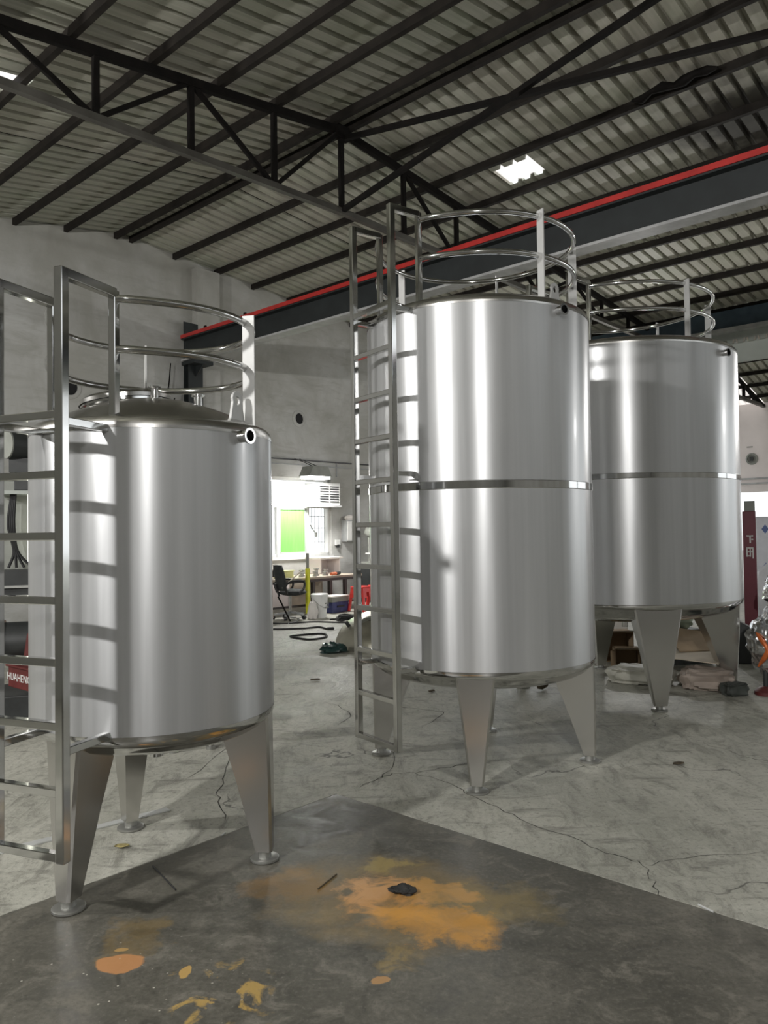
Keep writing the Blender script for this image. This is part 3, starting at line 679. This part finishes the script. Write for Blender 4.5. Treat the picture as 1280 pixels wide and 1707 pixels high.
# ------------------------------------------------------------------ workbench corner by the window (building frame)
def at_b(name, u, v, z=0, rot=0, **k): return empty(name, W(u, v, z), A+rot, **k)
t = at_b('workbench', 3.35, .68, label='long workbench with dark steel legs under the window', cat='bench')
M().rng((-1.2, -.47, .62), (1.2, .47, .66)).build('bench_top', 'wood_bench', t); M().rng((-1.2, -.48, .57), (1.2, -.44, .62)).build('apron', 'dark_leg', t)
for x in (-1.15, -.1, .35, .75, 1.15): M().rng((x-.03, -.46, 0), (x+.03, -.4, .6)).build('leg', 'dark_leg', t)
for x in (-1.15, 1.15): M().rng((x-.03, .4, 0), (x+.03, .46, .6)).build('leg', 'dark_leg', t)
M().rng((-1.15, -.44, .12), (1.15, -.41, .16)).build('stretcher', 'dark_leg', t)
t = at_b('panel_board', 3.5, .1, label='pale boards leaning under the workbench', cat='board')
M().rng((-.9, -.03, 0), (.0, .0, .55)).build('board', 'pink_wall', t); M().rng((.02, -.05, 0), (.9, -.02, .5)).build('board', 'cardboard_pale', t)
t = at_b('shelf_box', 4.25, .35, .66, label='pale open cabinet standing on the right end of the workbench', cat='cabinet')
M().rng((-.28, -.2, 0), (-.25, .2, .3)).rng((.25, -.2, 0), (.28, .2, .3)).rng((-.28, .17, 0), (.28, .2, .3)).rng((-.28, -.2, 0), (.28, .2, .02)).build('carcass', 'pink_wall', t)
M().rng((-.32, -.24, .3), (.32, .22, .335)).build('top', 'paper_white', t)
def ferrule(u, v, z, r, h, label):
    t = at_b('steel_fitting', u, v, z, label=label, cat='fitting', group='steel fittings on the bench')
    M().lathe([(r, 0), (r, h*.2), (r*.6, h*.25), (r*.6, h*.75), (r, h*.8), (r, h), (0, h)], 16).build('flange_body', 'steel_foot', t, True); M().lathe([(r*.5, h+.001), (0, h+.002)], 12).build('bore', 'dark_interior', t)
for i, (u, v, r, h, lb) in enumerate([(3.1, .95, .05, .09, 'leftmost steel fitting on the bench'), (3.25, .8, .06, .13, 'tall steel fitting second from left on the bench'), (3.42, .98, .045, .1, 'narrow steel fitting in the middle of the bench'),
    (3.58, .85, .055, .15, 'tallest steel fitting on the bench'), (3.72, .95, .06, .08, 'low wide steel fitting on the bench'), (3.88, .8, .05, .12, 'rightmost steel fitting on the bench')]): ferrule(u, v, .66, r, h, lb)
t = at_b('power_tool', 3.95, 1.02, .66, .2, label='orange handled tool lying on the bench edge', cat='tool')
M().tube([(-.18, 0, .03), (.0, 0, .03)], .028, 10).build('handle', 'orange_plastic', t, True); M().tube([(0, 0, .03), (.16, .02, .035)], .03, 10).build('tool_head', 'black_plastic', t, True)
t = at_b('storage_box', 2.75, .85, .66, .1, label='pale yellow box on the left of the bench', cat='box')
M().rng((-.17, -.1, 0), (.17, .1, .12)).build('tray', 'pale_yellow', t, bevel=.008); M().rng((-.18, -.11, .12), (.18, .11, .14)).build('lid', 'pale_yellow', t)
t = at_b('angle_grinder', 2.4, 1.0, .66, .5, label='dark purple grey hand tool standing on the bench near the chair', cat='tool')
M().tube(spline([(-.05, 0, .05), (.0, 0, .14), (.08, 0, .2)], 4), .035, 10, rs=None).build('tool_body', 'machine_dark', t, True); M().cyl((.08, -.03, .2), (.08, .03, .2), .06).build('guard', 'machine_grey', t, True)
# wall-hung things
t = at_b('wall_cabinet', 5.32, .0, 1.3, label='grey metal cabinet on the wall right of the window', cat='cabinet')
M().rng((-.2, -.16, 0), (.2, 0, .46)).build('body', 'grey_plastic', t); M().rng((-.03, -.175, .02), (.19, -.16, .44)).build('door', 'machine_grey', t); M().rng((-.19, -.175, .02), (-.05, -.16, .44)).build('door', 'white_plastic', t)
t = at_b('cloth_bundle', 5.25, .1, 1.76, label='small pale bundle on top of the grey wall cabinet', cat='bundle')
M().blob((0, 0, .05), (.12, .06, .06), 3, .3, flat=0).build('cloth', 'paper_white', t, True)
t = at_b('switch_box', 4.97, 0, 1.22, label='small white switch box on the wall beside the window', cat='switch')
M().rng((-.07, -.05, 0), (.07, 0, .12)).build('case', 'white_plastic', t, bevel=.008); M().rng((-.03, -.065, -.05), (.02, -.02, .02)).build('plug', 'black_plastic', t)
t = at_b('drill_press', 5.55, .5, 0, label='grey bench drill beside the wall cabinet, behind the ladder', cat='drill press')
M().rng((-.3, -.25, 0), (.3, .25, .8)).build('stand', 'machine_dark', t); M().rng((-.2, -.22, .8), (.2, .15, .86)).build('base', 'machine_grey', t); M().cyl((0, .08, .86), (0, .08, 1.6), .035).build('column', 'steel_foot', t, True)
M().blob((0, -.02, 1.5), (.12, .22, .14), 2, .12).build('head', 'machine_grey', t, True); M().cyl((0, -.14, 1.05), (0, -.14, 1.4), .025).build('spindle', 'steel_polished', t, True); M().rng((-.15, -.22, 1.02), (.15, .06, 1.05)).build('work_table', 'white_plastic', t)
for a in (0, 120, 240): M().tube([(.12, -.05, 1.42), (.14, -.05+.16*math.cos(R(a)), 1.42+.16*math.sin(R(a)))], .012, 6).build('feed_handle', 'steel_polished', t)
# office chair
t = at_b('office_chair', 2.24, 1.62, 0, R(-20), label='black office chair with armrests in front of the bench', cat='chair')
M().blob((.05, 0, .46), (.25, .24, .06), 1, .05).build('seat', 'fabric_black', t, True)
m = M(); vs = []; n_ = 9
for j in range(n_):
    z = .5+j*.055; wv = .22*(1-.3*((j/(n_-1)-.45)*1.6)**2)
    for i in range(7):
        y = (i/6*2-1)*wv; vs.append((-.22-.06*(j/(n_-1))+.05*(y/.22)**2, y, z))
fs = [(j*7+i, j*7+i+1, j*7+7+i+1, j*7+7+i) for j in range(n_-1) for i in range(6)]
o = m.add(vs, fs).build('backrest', 'fabric_black', t, True); md_ = o.modifiers.new('t', 'SOLIDIFY'); md_.thickness = .05
M().bar((-.2, 0, .4), (-.27, 0, .62), .06, .02).build('back_support', 'black_plastic', t)
for sy in (-1, 1): M().tube(spline([(-.15, sy*.25, .45), (-.18, sy*.28, .6), (-.05, sy*.29, .67), (.14, sy*.28, .66), (.16, sy*.27, .56), (.08, sy*.25, .45)], 5), .02, 8).build('armrest', 'black_plastic', t, True)
M().cyl((0, 0, .1), (0, 0, .42), .028).build('gas_lift', 'steel_polished', t, True)
for k in range(5):
    a = k*2*math.pi/5+.3; d = Vector((math.cos(a), math.sin(a), 0))
    lg = M().bar(Vector((0, 0, .12)), d*.28+Vector((0, 0, .075)), .045, .03).build('base_arm', 'grey_plastic', t)
    M().cyl(d*.29+Vector((0, 0, .03))-Vector((-d.y, d.x, 0))*.025, d*.29+Vector((0, 0, .03))+Vector((-d.y, d.x, 0))*.025, .03).build('castor', 'black_plastic', lg, True)
tag(M().tube([W(1.98, 1.92, .0), W(1.86, 1.75, .42)], .014, 8).build('black_rod', 'black_steel'), 'thin black rod propped up in front of the office chair', 'rod')
tag(M().tube([W(2.0, 1.7, .55), W(2.62, 1.5, .82)], .012, 8).build('wooden_stick', 'cardboard_pale'), 'pale stick resting slanted across the office chair', 'stick')
t = at_b('marking_pole', 3.0, 1.24, label='bright yellow pole standing against the workbench', cat='pole')
M().rng((-.035, -.03, 0), (.035, .03, .84)).build('sleeve', 'yellow_paint', t, bevel=.006); M().rng((-.02, -.02, .84), (.02, .02, 1.12)).build('shaft', 'machine_grey', t)
def bucket(u, v):
    t = at_b('plastic_bucket', u, v, label='white plastic bucket on the floor before the workbench', cat='bucket')
    M().lathe([(0, 0), (.12, 0), (.145, .36), (.152, .36), (.152, .4)], 28).build('pail', 'white_plastic', t, True); M().lathe([(.158, .385), (.158, .41), (.14, .42), (0, .415)], 28).build('lid', 'white_plastic', t, True)
    M().tube(spline([(-.15, 0, .33), (-.1, -.12, .22), (0, -.155, .18), (.1, -.12, .22), (.15, 0, .33)]), .004, 6).build('bail_handle', 'steel_foot', t, True)
    for z in (.24, .17): M().rng((-.0, -.146, z), (.09, -.13, z+.02)).build('print_stripe', 'machine_grey', t)
bucket(2.69, 1.89)
tag(M().blob(tuple(W(2.47, 1.95, .1)), (.09, .08, .2), 5, .25, flat=0.001).build('plastic_bag', 'paper_white', smooth=True), 'crumpled white plastic bag leaning on the bucket', 'bag')
tag(M().blob(tuple(W(1.75, 1.35, .06)), (.24, .16, .1), 6, .35, flat=0.001).build('cloth_heap', 'sack_beige', smooth=True), 'crumpled beige cloth heap under the office chair', 'cloth')
t = at_b('tool_crate', 3.5, 1.42, 0, .1, label='dark blue tool crate with a pale lid beside the red stools', cat='crate')
M().rng((-.24, -.16, 0), (.24, .16, .2)).build('crate_body', 'blue_box', t, bevel=.01); M().rng((-.24, -.16, .2), (.24, .16, .29)).build('tray', 'machine_grey', t); M().rng((-.25, -.165, .29), (.25, .165, .31)).build('lid', 'paper_white', t); M().rng((-.1, -.175, .1), (.1, -.16, .13)).build('handle', 'black_plastic', t)
t = at_b('tin_can', 3.55, 1.0, 0, label='small blue and white can under the workbench', cat='can')
M().lathe([(.06, 0), (.06, .18), (0, .18)], 20).build('can_body', 'white_plastic', t, True); M().lathe([(.063, .17), (.063, .21), (.03, .23), (0, .23)], 20).build('cap', 'blue_box', t, True)
def stool(u, v, z, rot, label):
    t = at_b('plastic_stool', u, v, z, rot, label=label, cat='stool', group='red plastic stools')
    M().rng((-.15, -.15, .44), (.15, .15, .47)).build('seat', 'red_plastic', t, bevel=.015)
    for sx in (-1, 1):
        for sy in (-1, 1):
            M().add([(sx*.14, sy*.14, .44), (sx*.08, sy*.14, .44), (sx*.08, sy*.11, .44), (sx*.14, sy*.11, .44), (sx*.19, sy*.19, 0), (sx*.13, sy*.19, 0), (sx*.13, sy*.16, 0), (sx*.19, sy*.16, 0)],
                [(0,1,2,3),(7,6,5,4),(0,4,5,1),(1,5,6,2),(2,6,7,3),(3,7,4,0)]).build('leg', 'red_plastic', t)
    for sy in (-1, 1): M().add([(-.14, sy*.143, .44), (.14, sy*.143, .44), (.16, sy*.163, .26), (.04, sy*.163, .26), (.04, sy*.15, .36), (-.04, sy*.15, .36), (-.04, sy*.163, .26), (-.16, sy*.163, .26)], [tuple(range(8))]).build('apron', 'red_plastic', t)
    for sx in (-1, 1): M().add([(sx*.143, -.14, .44), (sx*.143, .14, .44), (sx*.163, .16, .26), (sx*.163, -.16, .26)], [(0, 1, 2, 3)]).build('apron', 'red_plastic', t)
stool(3.93, 1.72, 0, .15, 'red plastic stool nearer the blue crate'); stool(4.33, 1.8, 0, -.25, 'red plastic stool partly behind the tall tank')
# dished tank end on the floor
t = empty('dished_end', (-.02, 10.15, 0), 0, label='dished steel tank end with a manhole lying on the floor behind the ladder', cat='tank end')
Q = Matrix.Translation((0, 0, .13)) @ Matrix.Rotation(R(13), 4, 'X') @ Matrix.Rotation(R(-6), 4, 'Y')
M().lathe([(.62, -.06), (.64, -.05), (.64, .02)]+[(.62*math.cos(i/10*math.pi/2), .02+.3*math.sin(i/10*math.pi/2)) for i in range(1, 11)], 56, Q).build('dish', 'dish_steel', t, True)
Qm = Q @ Matrix.Rotation(R(-38), 4, 'X') @ Matrix.Translation((-.12, .1, .36))
Qm = Q @ Matrix.Translation((-.16, -.3, .22)) @ Matrix.Rotation(R(38), 4, 'X') @ Matrix.Rotation(R(-14), 4, 'Y')
mh = M().lathe([(.17, -.05), (.17, .04), (.15, .04), (.15, -.02), (0, -.02)], 32, Qm).build('manhole_ring', 'machine_grey', t, True); M().lathe([(.148, -.015), (0, -.015)], 32, Qm).build('manhole_opening', 'dark_interior', mh)
M().cyl(Q @ Vector((-.42, -.1, .2)), Q @ Vector((-.46, -.12, .29)), .025).build('stub_pipe', 'machine_dark', t, True)
tag(M().blob((-.66, 9.62, .05), (.16, .1, .08), 9, .45, flat=.001).build('plastic_film', 'green_film', smooth=True), 'dark green crumpled film under the dished tank end', 'film')
# cables on the floor
def cable(pts, r, label, m_='black_rubber'): return tag(M().tube(spline([(x, y, r+.001) for x, y in pts], 7), r, 7).build('floor_cable', m_, smooth=True), label, 'cable', 'cables on the floor')
cable([(-2.1, 12.3), (-1.75, 11.98), (-1.3, 12.0), (-1.05, 12.15), (-.9, 11.9), (-.8, 11.95)], .014, 'black cable lying nearest, ending in a plug')
cable([(-1.32, 11.0), (-1.05, 10.75), (-.85, 11.0), (-.95, 11.35), (-1.35, 11.15), (-1.32, 11.0)], .014, 'black cable curled in a loop on the floor')
cable([(-2.2, 13.0), (-1.7, 12.7), (-1.2, 12.9), (-.7, 12.75), (-.3, 13.0), (-.2, 12.7)], .012, 'thin dark cable running across below the bucket')
cable([(-1.9, 13.9), (-1.55, 13.5), (-1.5, 13.1), (-1.6, 12.7)], .01, 'thin grey cable beside the office chair', 'grey_plastic')
cable([(-.95, 13.2), (-.6, 13.3), (-.3, 13.2), (-.1, 13.5)], .013, 'short black cable leading out of the cable pile')
m = M()
for k in range(5):
    a = random.random()*6; m.tube([(-.72+.03*k+.2*math.cos(a+i*.7)*(.6+.1*k), 13.15+.16*math.sin(a+i*.7), .02+.015*k+.012*math.sin(i*1.9)) for i in range(10)], .016, 7)
tag(m.build('cable_coil', 'black_rubber', smooth=True), 'heap of coiled black cable on the floor near the bucket', 'cable')
tag(M().box((-.85, 11.9, .022), (.1, .045, .04), .3).build('cable_plug', 'black_plastic', bevel=.008), 'black plug at the end of the nearest floor cable', 'plug')

# ------------------------------------------------------------------ welding machine glimpsed behind the left ladder
t = empty('welding_rotator', (-3.02, 6.42, 0), R(18), label='red and black welding rotator glimpsed through the left ladder', cat='machine')
M().rng((-.7, -.1, 0), (.4, .5, .2)).build('base_frame', 'machine_dark', t, bevel=.01); 
QB = Matrix.Translation((.03, -.26, 0)) @ Matrix.Rotation(R(-58), 4, 'Z')
m = M().box((0, .06, .36), (.5, .12, .17), m=QB).box((0, .06, .45), (.54, .15, .02), m=QB); m.build('red_beam', 'machine_red', t, bevel=.006)
text_mesh('HUAHENG', .085, 'lettering', 'white_plastic', t, QB @ Matrix.Translation((-.06, -.001, .36)) @ Matrix.Rotation(R(90), 4, 'X'), sx=1.0)
for x0, x1 in ((-.17, .08), (-.6, -.3)):
    wl = M().cyl((x0, .1, .62), (x1, .1, .62), .165, 32).build('roller', 'machine_dark', t, True)
    M().lathe([(.12, 0), (.185, 0), (.185, .05), (.12, .05)], 32, Matrix.Translation((x0-.03, .1, .62)) @ Matrix.Rotation(R(90), 4, 'Y')).build('roller_rim', 'brown_rim', wl, True)
M().prism([(-.05, .5), (.1, .5), (.07, .72), (.03, .8), (-.02, .72)], 0, .05, Matrix.Translation((.07, -.1, -.02)) @ Matrix.Rotation(R(90), 4, 'X')).build('bracket', 'machine_red', t)
M().rng((-.7, .1, .98), (.4, .4, 1.22)).build('black_carriage', 'machine_dark', t)
for z in (.99, 1.07): M().rng((-.7, .07, z), (.4, .1, z+.02)).build('guide_rail', 'steel_foot', t)
M().rng((-.2, .3, 1.22), (.05, .5, 2.0)).build('mast', 'machine_grey', t); M().rng((.02, .16, 1.26), (.05, .18, 1.86)).build('lit_tube', 'tube_light', t); M().rng((-.2, .05, 1.86), (.3, .5, 1.89)).build('shelf', 'fascia', t)
M().rng((-.08, .1, 1.89), (.08, .4, 2.05)).build('control_box', 'machine_dark', t, bevel=.01); M().cyl((.11, .1, 1.97), (.11, .14, 1.97), .05).build('gauge', 'white_plastic', t, True)
M().cyl((-.12, .1, 2.28), (.14, .25, 2.28), .12, 28).build('motor', 'machine_dark', t, True); M().cyl((-.135, .09, 2.28), (-.12, .1, 2.28), .115, 28).build('motor_cap', 'machine_grey', t, True)
M().rng((-.12, .12, 2.05), (.12, .35, 2.17)).build('motor_mount', 'machine_dark', t)
for k in range(4): M().tube(spline([(-.1+.01*k, .12, 1.86), (-.12+.015*k, .08, 1.6), (-.08+.01*k, .1, 1.38), (-.12+.06*k, .1, 1.24)], 6), .012, 6).build('hose', 'black_rubber', t, True)
# small stand whose feet show below the left tank
t = empty('steel_stand', (-1.52, 5.33, 0), .3, label='low steel stand whose feet show beneath the short tank', cat='stand')
for x in (-.05, .05, .3):
    M().tube([(x, 0, .02), (x, 0, .5)], .018, 10).build('leg', 'steel_polished', t, True); M().cyl((x, 0, 0), (x, 0, .02), .035).build('foot', 'steel_foot', t, True)
M().rng((-.1, -.1, .5), (.36, .1, .53)).build('top', 'steel_satin', t)

# ------------------------------------------------------------------ things under and beside the far tank
def carton(name, loc, rz, d, label, flaps=True, m_='cardboard'):
    t = empty(name, loc, rz, label=label, cat='box', group='cartons by the far tank')
    x, y, z = d[0]/2, d[1]/2, d[2]; th = .006
    M().rng((-x, -y, 0), (x, y, th)).rng((-x, y-th, 0), (x, y, z)).rng((-x, -y, 0), (-x+th, y, z)).rng((x-th, -y, 0), (x, y, z)).rng((-x, -y, z-th), (x, y, z)).build('carton_shell', m_, t)
    if flaps:
        M().add([(-x, -y, z), (x, -y, z), (x*.95, -y-.1, z+.03), (-x*.95, -y-.1, z+.03)], [(0, 1, 2, 3)]).build('flap', 'cardboard_pale', t); M().add([(-x, -y, 0.01), (-x, -y, z), (-x-.06, -y-.05, z*.95), (-x-.06, -y-.05, .02)], [(0, 1, 2, 3)]).build('flap', m_, t)
    return t
carton('cardboard_box', (2.62, 8.42, 0), -.15, (.26, .24, .2), 'small open carton on the floor beneath the far tank'); carton('cardboard_box', (2.64, 8.85, 0), -.05, (.32, .3, .33), 'taller carton behind the small open one')
t = empty('foam_panel', (2.6, 9.25, 0), -.1, label='white notched panel standing behind the cartons', cat='panel')
M().add([(-.2, 0, 0), (.3, 0, 0), (.3, .03, .45), (.14, .03, .45), (.14, .03, .4), (.02, .03, .4), (.02, .03, .45), (-.12, .03, .45)], [tuple(range(8))]).build('sheet', 'paper_white', t).modifiers.new('t', 'SOLIDIFY').thickness = .03
def sack(c_, r_, rz, m_, label, seed):
    o = M().blob((0, 0, r_[2]*.9), r_, seed, .24, 40, 20, flat=.001, sc=2.4, sq=.55).build('sack', m_, smooth=True); o.location = c_; o.rotation_euler = (0, 0, rz)
    return tag(o, label, 'sack', 'sacks under the far tank')
sack((2.47, 7.5, 0), (.3, .17, .085), -.5, 'sack_white', 'shiny white sack lying flat under the far tank', 2)
sack((2.99, 7.22, 0), (.23, .19, .095), -.3, 'sack_beige', 'beige paper sack beneath the flattened cardboard', 4)
sack((3.1, 6.9, 0), (.11, .08, .06), .2, 'sack_dark', 'dark rolled sack in front of the beige sack', 8)
def card(pts, label, m_, th=.008):
    o = M().add(pts, [tuple(range(len(pts)))]).build('cardboard_sheet', m_); o.modifiers.new('t', 'SOLIDIFY').thickness = th
    return tag(o, label, 'cardboard', 'flattened cardboard under the far tank')
card([(2.72, 7.5, .235), (3.1, 7.2, .22), (3.5, 7.95, .22), (3.1, 8.2, .24)], 'pale flattened cardboard lying on the sacks', 'cardboard_pale')
card([(2.95, 7.75, .26), (3.52, 7.98, .235), (3.55, 8.3, .36), (2.95, 8.2, .46)], 'brown flattened cardboard tilted up behind the pale sheet', 'cardboard')
t = empty('dark_crate', (3.25, 8.65, 0), .3, label='dark crate in the shade behind the cardboard', cat='crate')
M().rng((-.3, -.2, 0), (.3, .25, .36)).build('crate_body', 'sack_dark', t)
for z in (.1, .22, .33): M().rng((-.31, -.22, z), (.31, -.2, z+.05)).build('slat', 'leaf_brown', t)
tag(M().blob((3.28, 8.55, .46), (.12, .1, .08), 12, .3).build('plastic_bag', 'bag_green', smooth=True), 'pale green plastic bag on the dark crate', 'bag')
# maroon lifting post with white lettering
t = empty('lift_post', (4.27, 9.0, 0), R(-26), label='maroon steel post with a white label beside the far tank', cat='post')
M().rng((-.07, -.06, .05), (.07, .06, 1.68)).build('post_tube', 'maroon_paint', t, bevel=.006); M().rng((-.05, -.05, 1.6), (.065, .05, 1.8)).build('inner_tube', 'machine_grey', t); M().rng((-.25, -.2, 0), (.25, .2, .05)).build('base_plate', 'maroon_paint', t)
lab = []
for (x0, x1, z0, z1) in [(-.03, .04, 1.385, 1.4), (.0, .015, 1.31, 1.4), (.02, .04, 1.345, 1.36), (-.035, .04, 1.245, 1.26), (-.035, -.022, 1.15, 1.26), (.028, .04, 1.13, 1.26), (-.02, .028, 1.2, 1.212), (-.02, .01, 1.155, 1.167), (.0, .012, 1.15, 1.25)]: lab.append(M().rng((x0, -.0615, z0), (x1, -.06, z1)))
m = M()
for q in lab: m.add(q.v, q.f)
m.build('lettering', 'white_plastic', t)
t = empty('grey_gearbox', (4.05, 8.55, 0), R(-20), label='dark grey angular housing at the foot of the maroon post', cat='housing')
M().add([(-.2, -.15, 0), (.2, -.15, 0), (.2, .15, 0), (-.2, .15, 0), (-.2, -.1, .5), (.05, -.1, .36), (.05, .1, .36), (-.2, .1, .5), (.2, -.12, .25), (.2, .12, .25)], [(0,1,8,5,4),(2,3,7,6,9),(1,2,9,8),(3,0,4,7),(4,5,6,7),(5,8,9,6),(3,2,1,0)]).build('housing', 'machine_dark', t, bevel=.01)
# foil wrapped machine parts at the right edge
def foilbody(c_, r_, seed, name, label, foot=False, stain=False):
    t = empty(name, (c_[0], c_[1], 0), 0, label=label, cat='machine', group='foil wrapped machines')
    M().blob((0, 0, c_[2]), r_, seed, .22, 40, 26, sc=2.6).build('foil_wrap', 'foil', t, True)
    if stain: 
        pts = [(-r_[0]*1.02*math.cos(a_), -r_[1]*1.04*math.sin(a_), c_[2]+.12-.3*i/8) for i, a_ in enumerate([.35, .45, .58, .68, .72, .68, .6, .5, .4])]
        M().tube(pts, .03, 8, rs=[.008, .016, .022, .02, .018, .024, .022, .016, .008]).build('orange_print', 'foil_orange', t, True)
    if foot: M().cyl((-.17, -.05, .02), (-.17, -.05, .3), .025).build('leg', 'machine_dark', t, True); M().lathe([(.1, 0), (.1, .03), (.05, .07), (0, .08)], 20, Matrix.Translation((-.17, -.05, 0))).build('red_foot', 'machine_red', t, True); M().cyl((.12, .05, 0), (.12, .05, .3), .03).build('leg', 'machine_dark', t, True)
    else: M().rng((-.1, -.1, 0), (.1, .1, c_[2])).build('pedestal', 'machine_dark', t)
    return t
foilbody((3.56, 6.95, .44), (.28, .26, .31), 21, 'wrapped_pump', 'foil wrapped machine with an orange mark at the right edge', True, True)
foilbody((4.36, 8.2, .82), (.3, .28, .24), 33, 'wrapped_motor', 'crumpled foil wrapped motor behind the front foil bundle')
t = empty('printed_crate', (6.35, 11.9, 0), R(-25), label='tall crate in pale film printed with blue diamonds', cat='crate')
M().rng((-.55, -.4, 0), (.55, .4, 1.65)).build('crate_body', 'pvc_print', t, bevel=.02)
for i in range(4):
    for j in range(5):
        x, z = -.42+i*.28+(.14 if j % 2 else 0), .3+j*.29
        if x < .5: M().add([(x, -.403, z-.07), (x+.05, -.403, z), (x, -.403, z+.07), (x-.05, -.403, z)], [(0, 1, 2, 3)]).build('printed_diamond', 'print_blue', t)
tag(M().blob((5.75, 10.9, .55), (.5, .35, .6), 41, .25, flat=.001).build('plastic_sheeting', 'pvc_print', smooth=True), 'pile of pale plastic sheeting before the printed crate', 'sheeting')

# ------------------------------------------------------------------ small litter on the floor
a, b_ = Vector((-1.87, 3.68, .004)), Vector((-1.2, 4.235, .004))
tag(M().bar(a, b_, .05, .006).build('metal_strip', 'strip_light'), 'long pale metal strip lying behind the foot of the short tank', 'strip')
def leaf(x, y, s, rz, m_, label, cup=.4):
    vs = []; fs = []
    for i in range(7):
        t = i/6; wv = math.sin(math.pi*t)**.7*.42*s
        for k in (-1, 0, 1): vs.append(((t-.5)*s*1.3, k*wv, .004+s*cup*(abs(k)*.35+.25*abs(t-.5))))
    for i in range(6): fs += [(3*i, 3*i+1, 3*i+4, 3*i+3), (3*i+1, 3*i+2, 3*i+5, 3*i+4)]
    o = M().add(vs, fs).build('dry_leaf', m_, smooth=True); o.location = (x, y, 0); o.rotation_euler = (0, 0, rz); o.modifiers.new('t', 'SOLIDIFY').thickness = .002
    tag(o, label, 'leaf', 'dry leaves on the floor')
leaf(-1.28, 3.73, .055, .1, 'leaf_yellow', 'curled yellow leaf in front of the short tank rear foot'); leaf(1.46, 7.23, .12, .7, 'leaf_brown', 'brown leaf standing on the floor behind the tall tank', 1.2)
leaf(-.72, 7.83, .08, .4, 'leaf_brown', 'dark leaf on the bare floor left of the tall tank ladder'); leaf(1.84, 4.9, .06, .2, 'leaf_brown', 'dark brown leaf alone on the floor at right'); leaf(.42, 7.2, .07, 1, 'leaf_brown', 'tiny dark leaf beneath the tall tank')
tag(M().blob((.06, 3.235, .012), (.052, .035, .018), 17, .5, flat=.001).build('dark_rag', 'rag_dark', smooth=True), 'small black rag on the orange spill', 'rag')
def stick(p, q, r, m_, label): tag(M().tube([(*p, r), (*q, r)], r, 6).build('thin_stick', m_), label, 'stick', 'twigs and wires on the slab')
stick((-.3, 3.27), (-.23, 3.41), .003, 'leaf_brown', 'thin brown twig on the slab beside the orange spill'); stick((-1.07, 3.52), (-.9, 3.28), .003, 'black_rubber', 'thin dark wire on the slab near the short tank foot')
stick((1.225, 3.09), (1.26, 3.03), .004, 'strip_light', 'white plastic tie lying on the slab edge at lower right'); stick((-.83, 3.86), (-.82, 3.9), .003, 'strip_light', 'short white scrap on the slab joint')
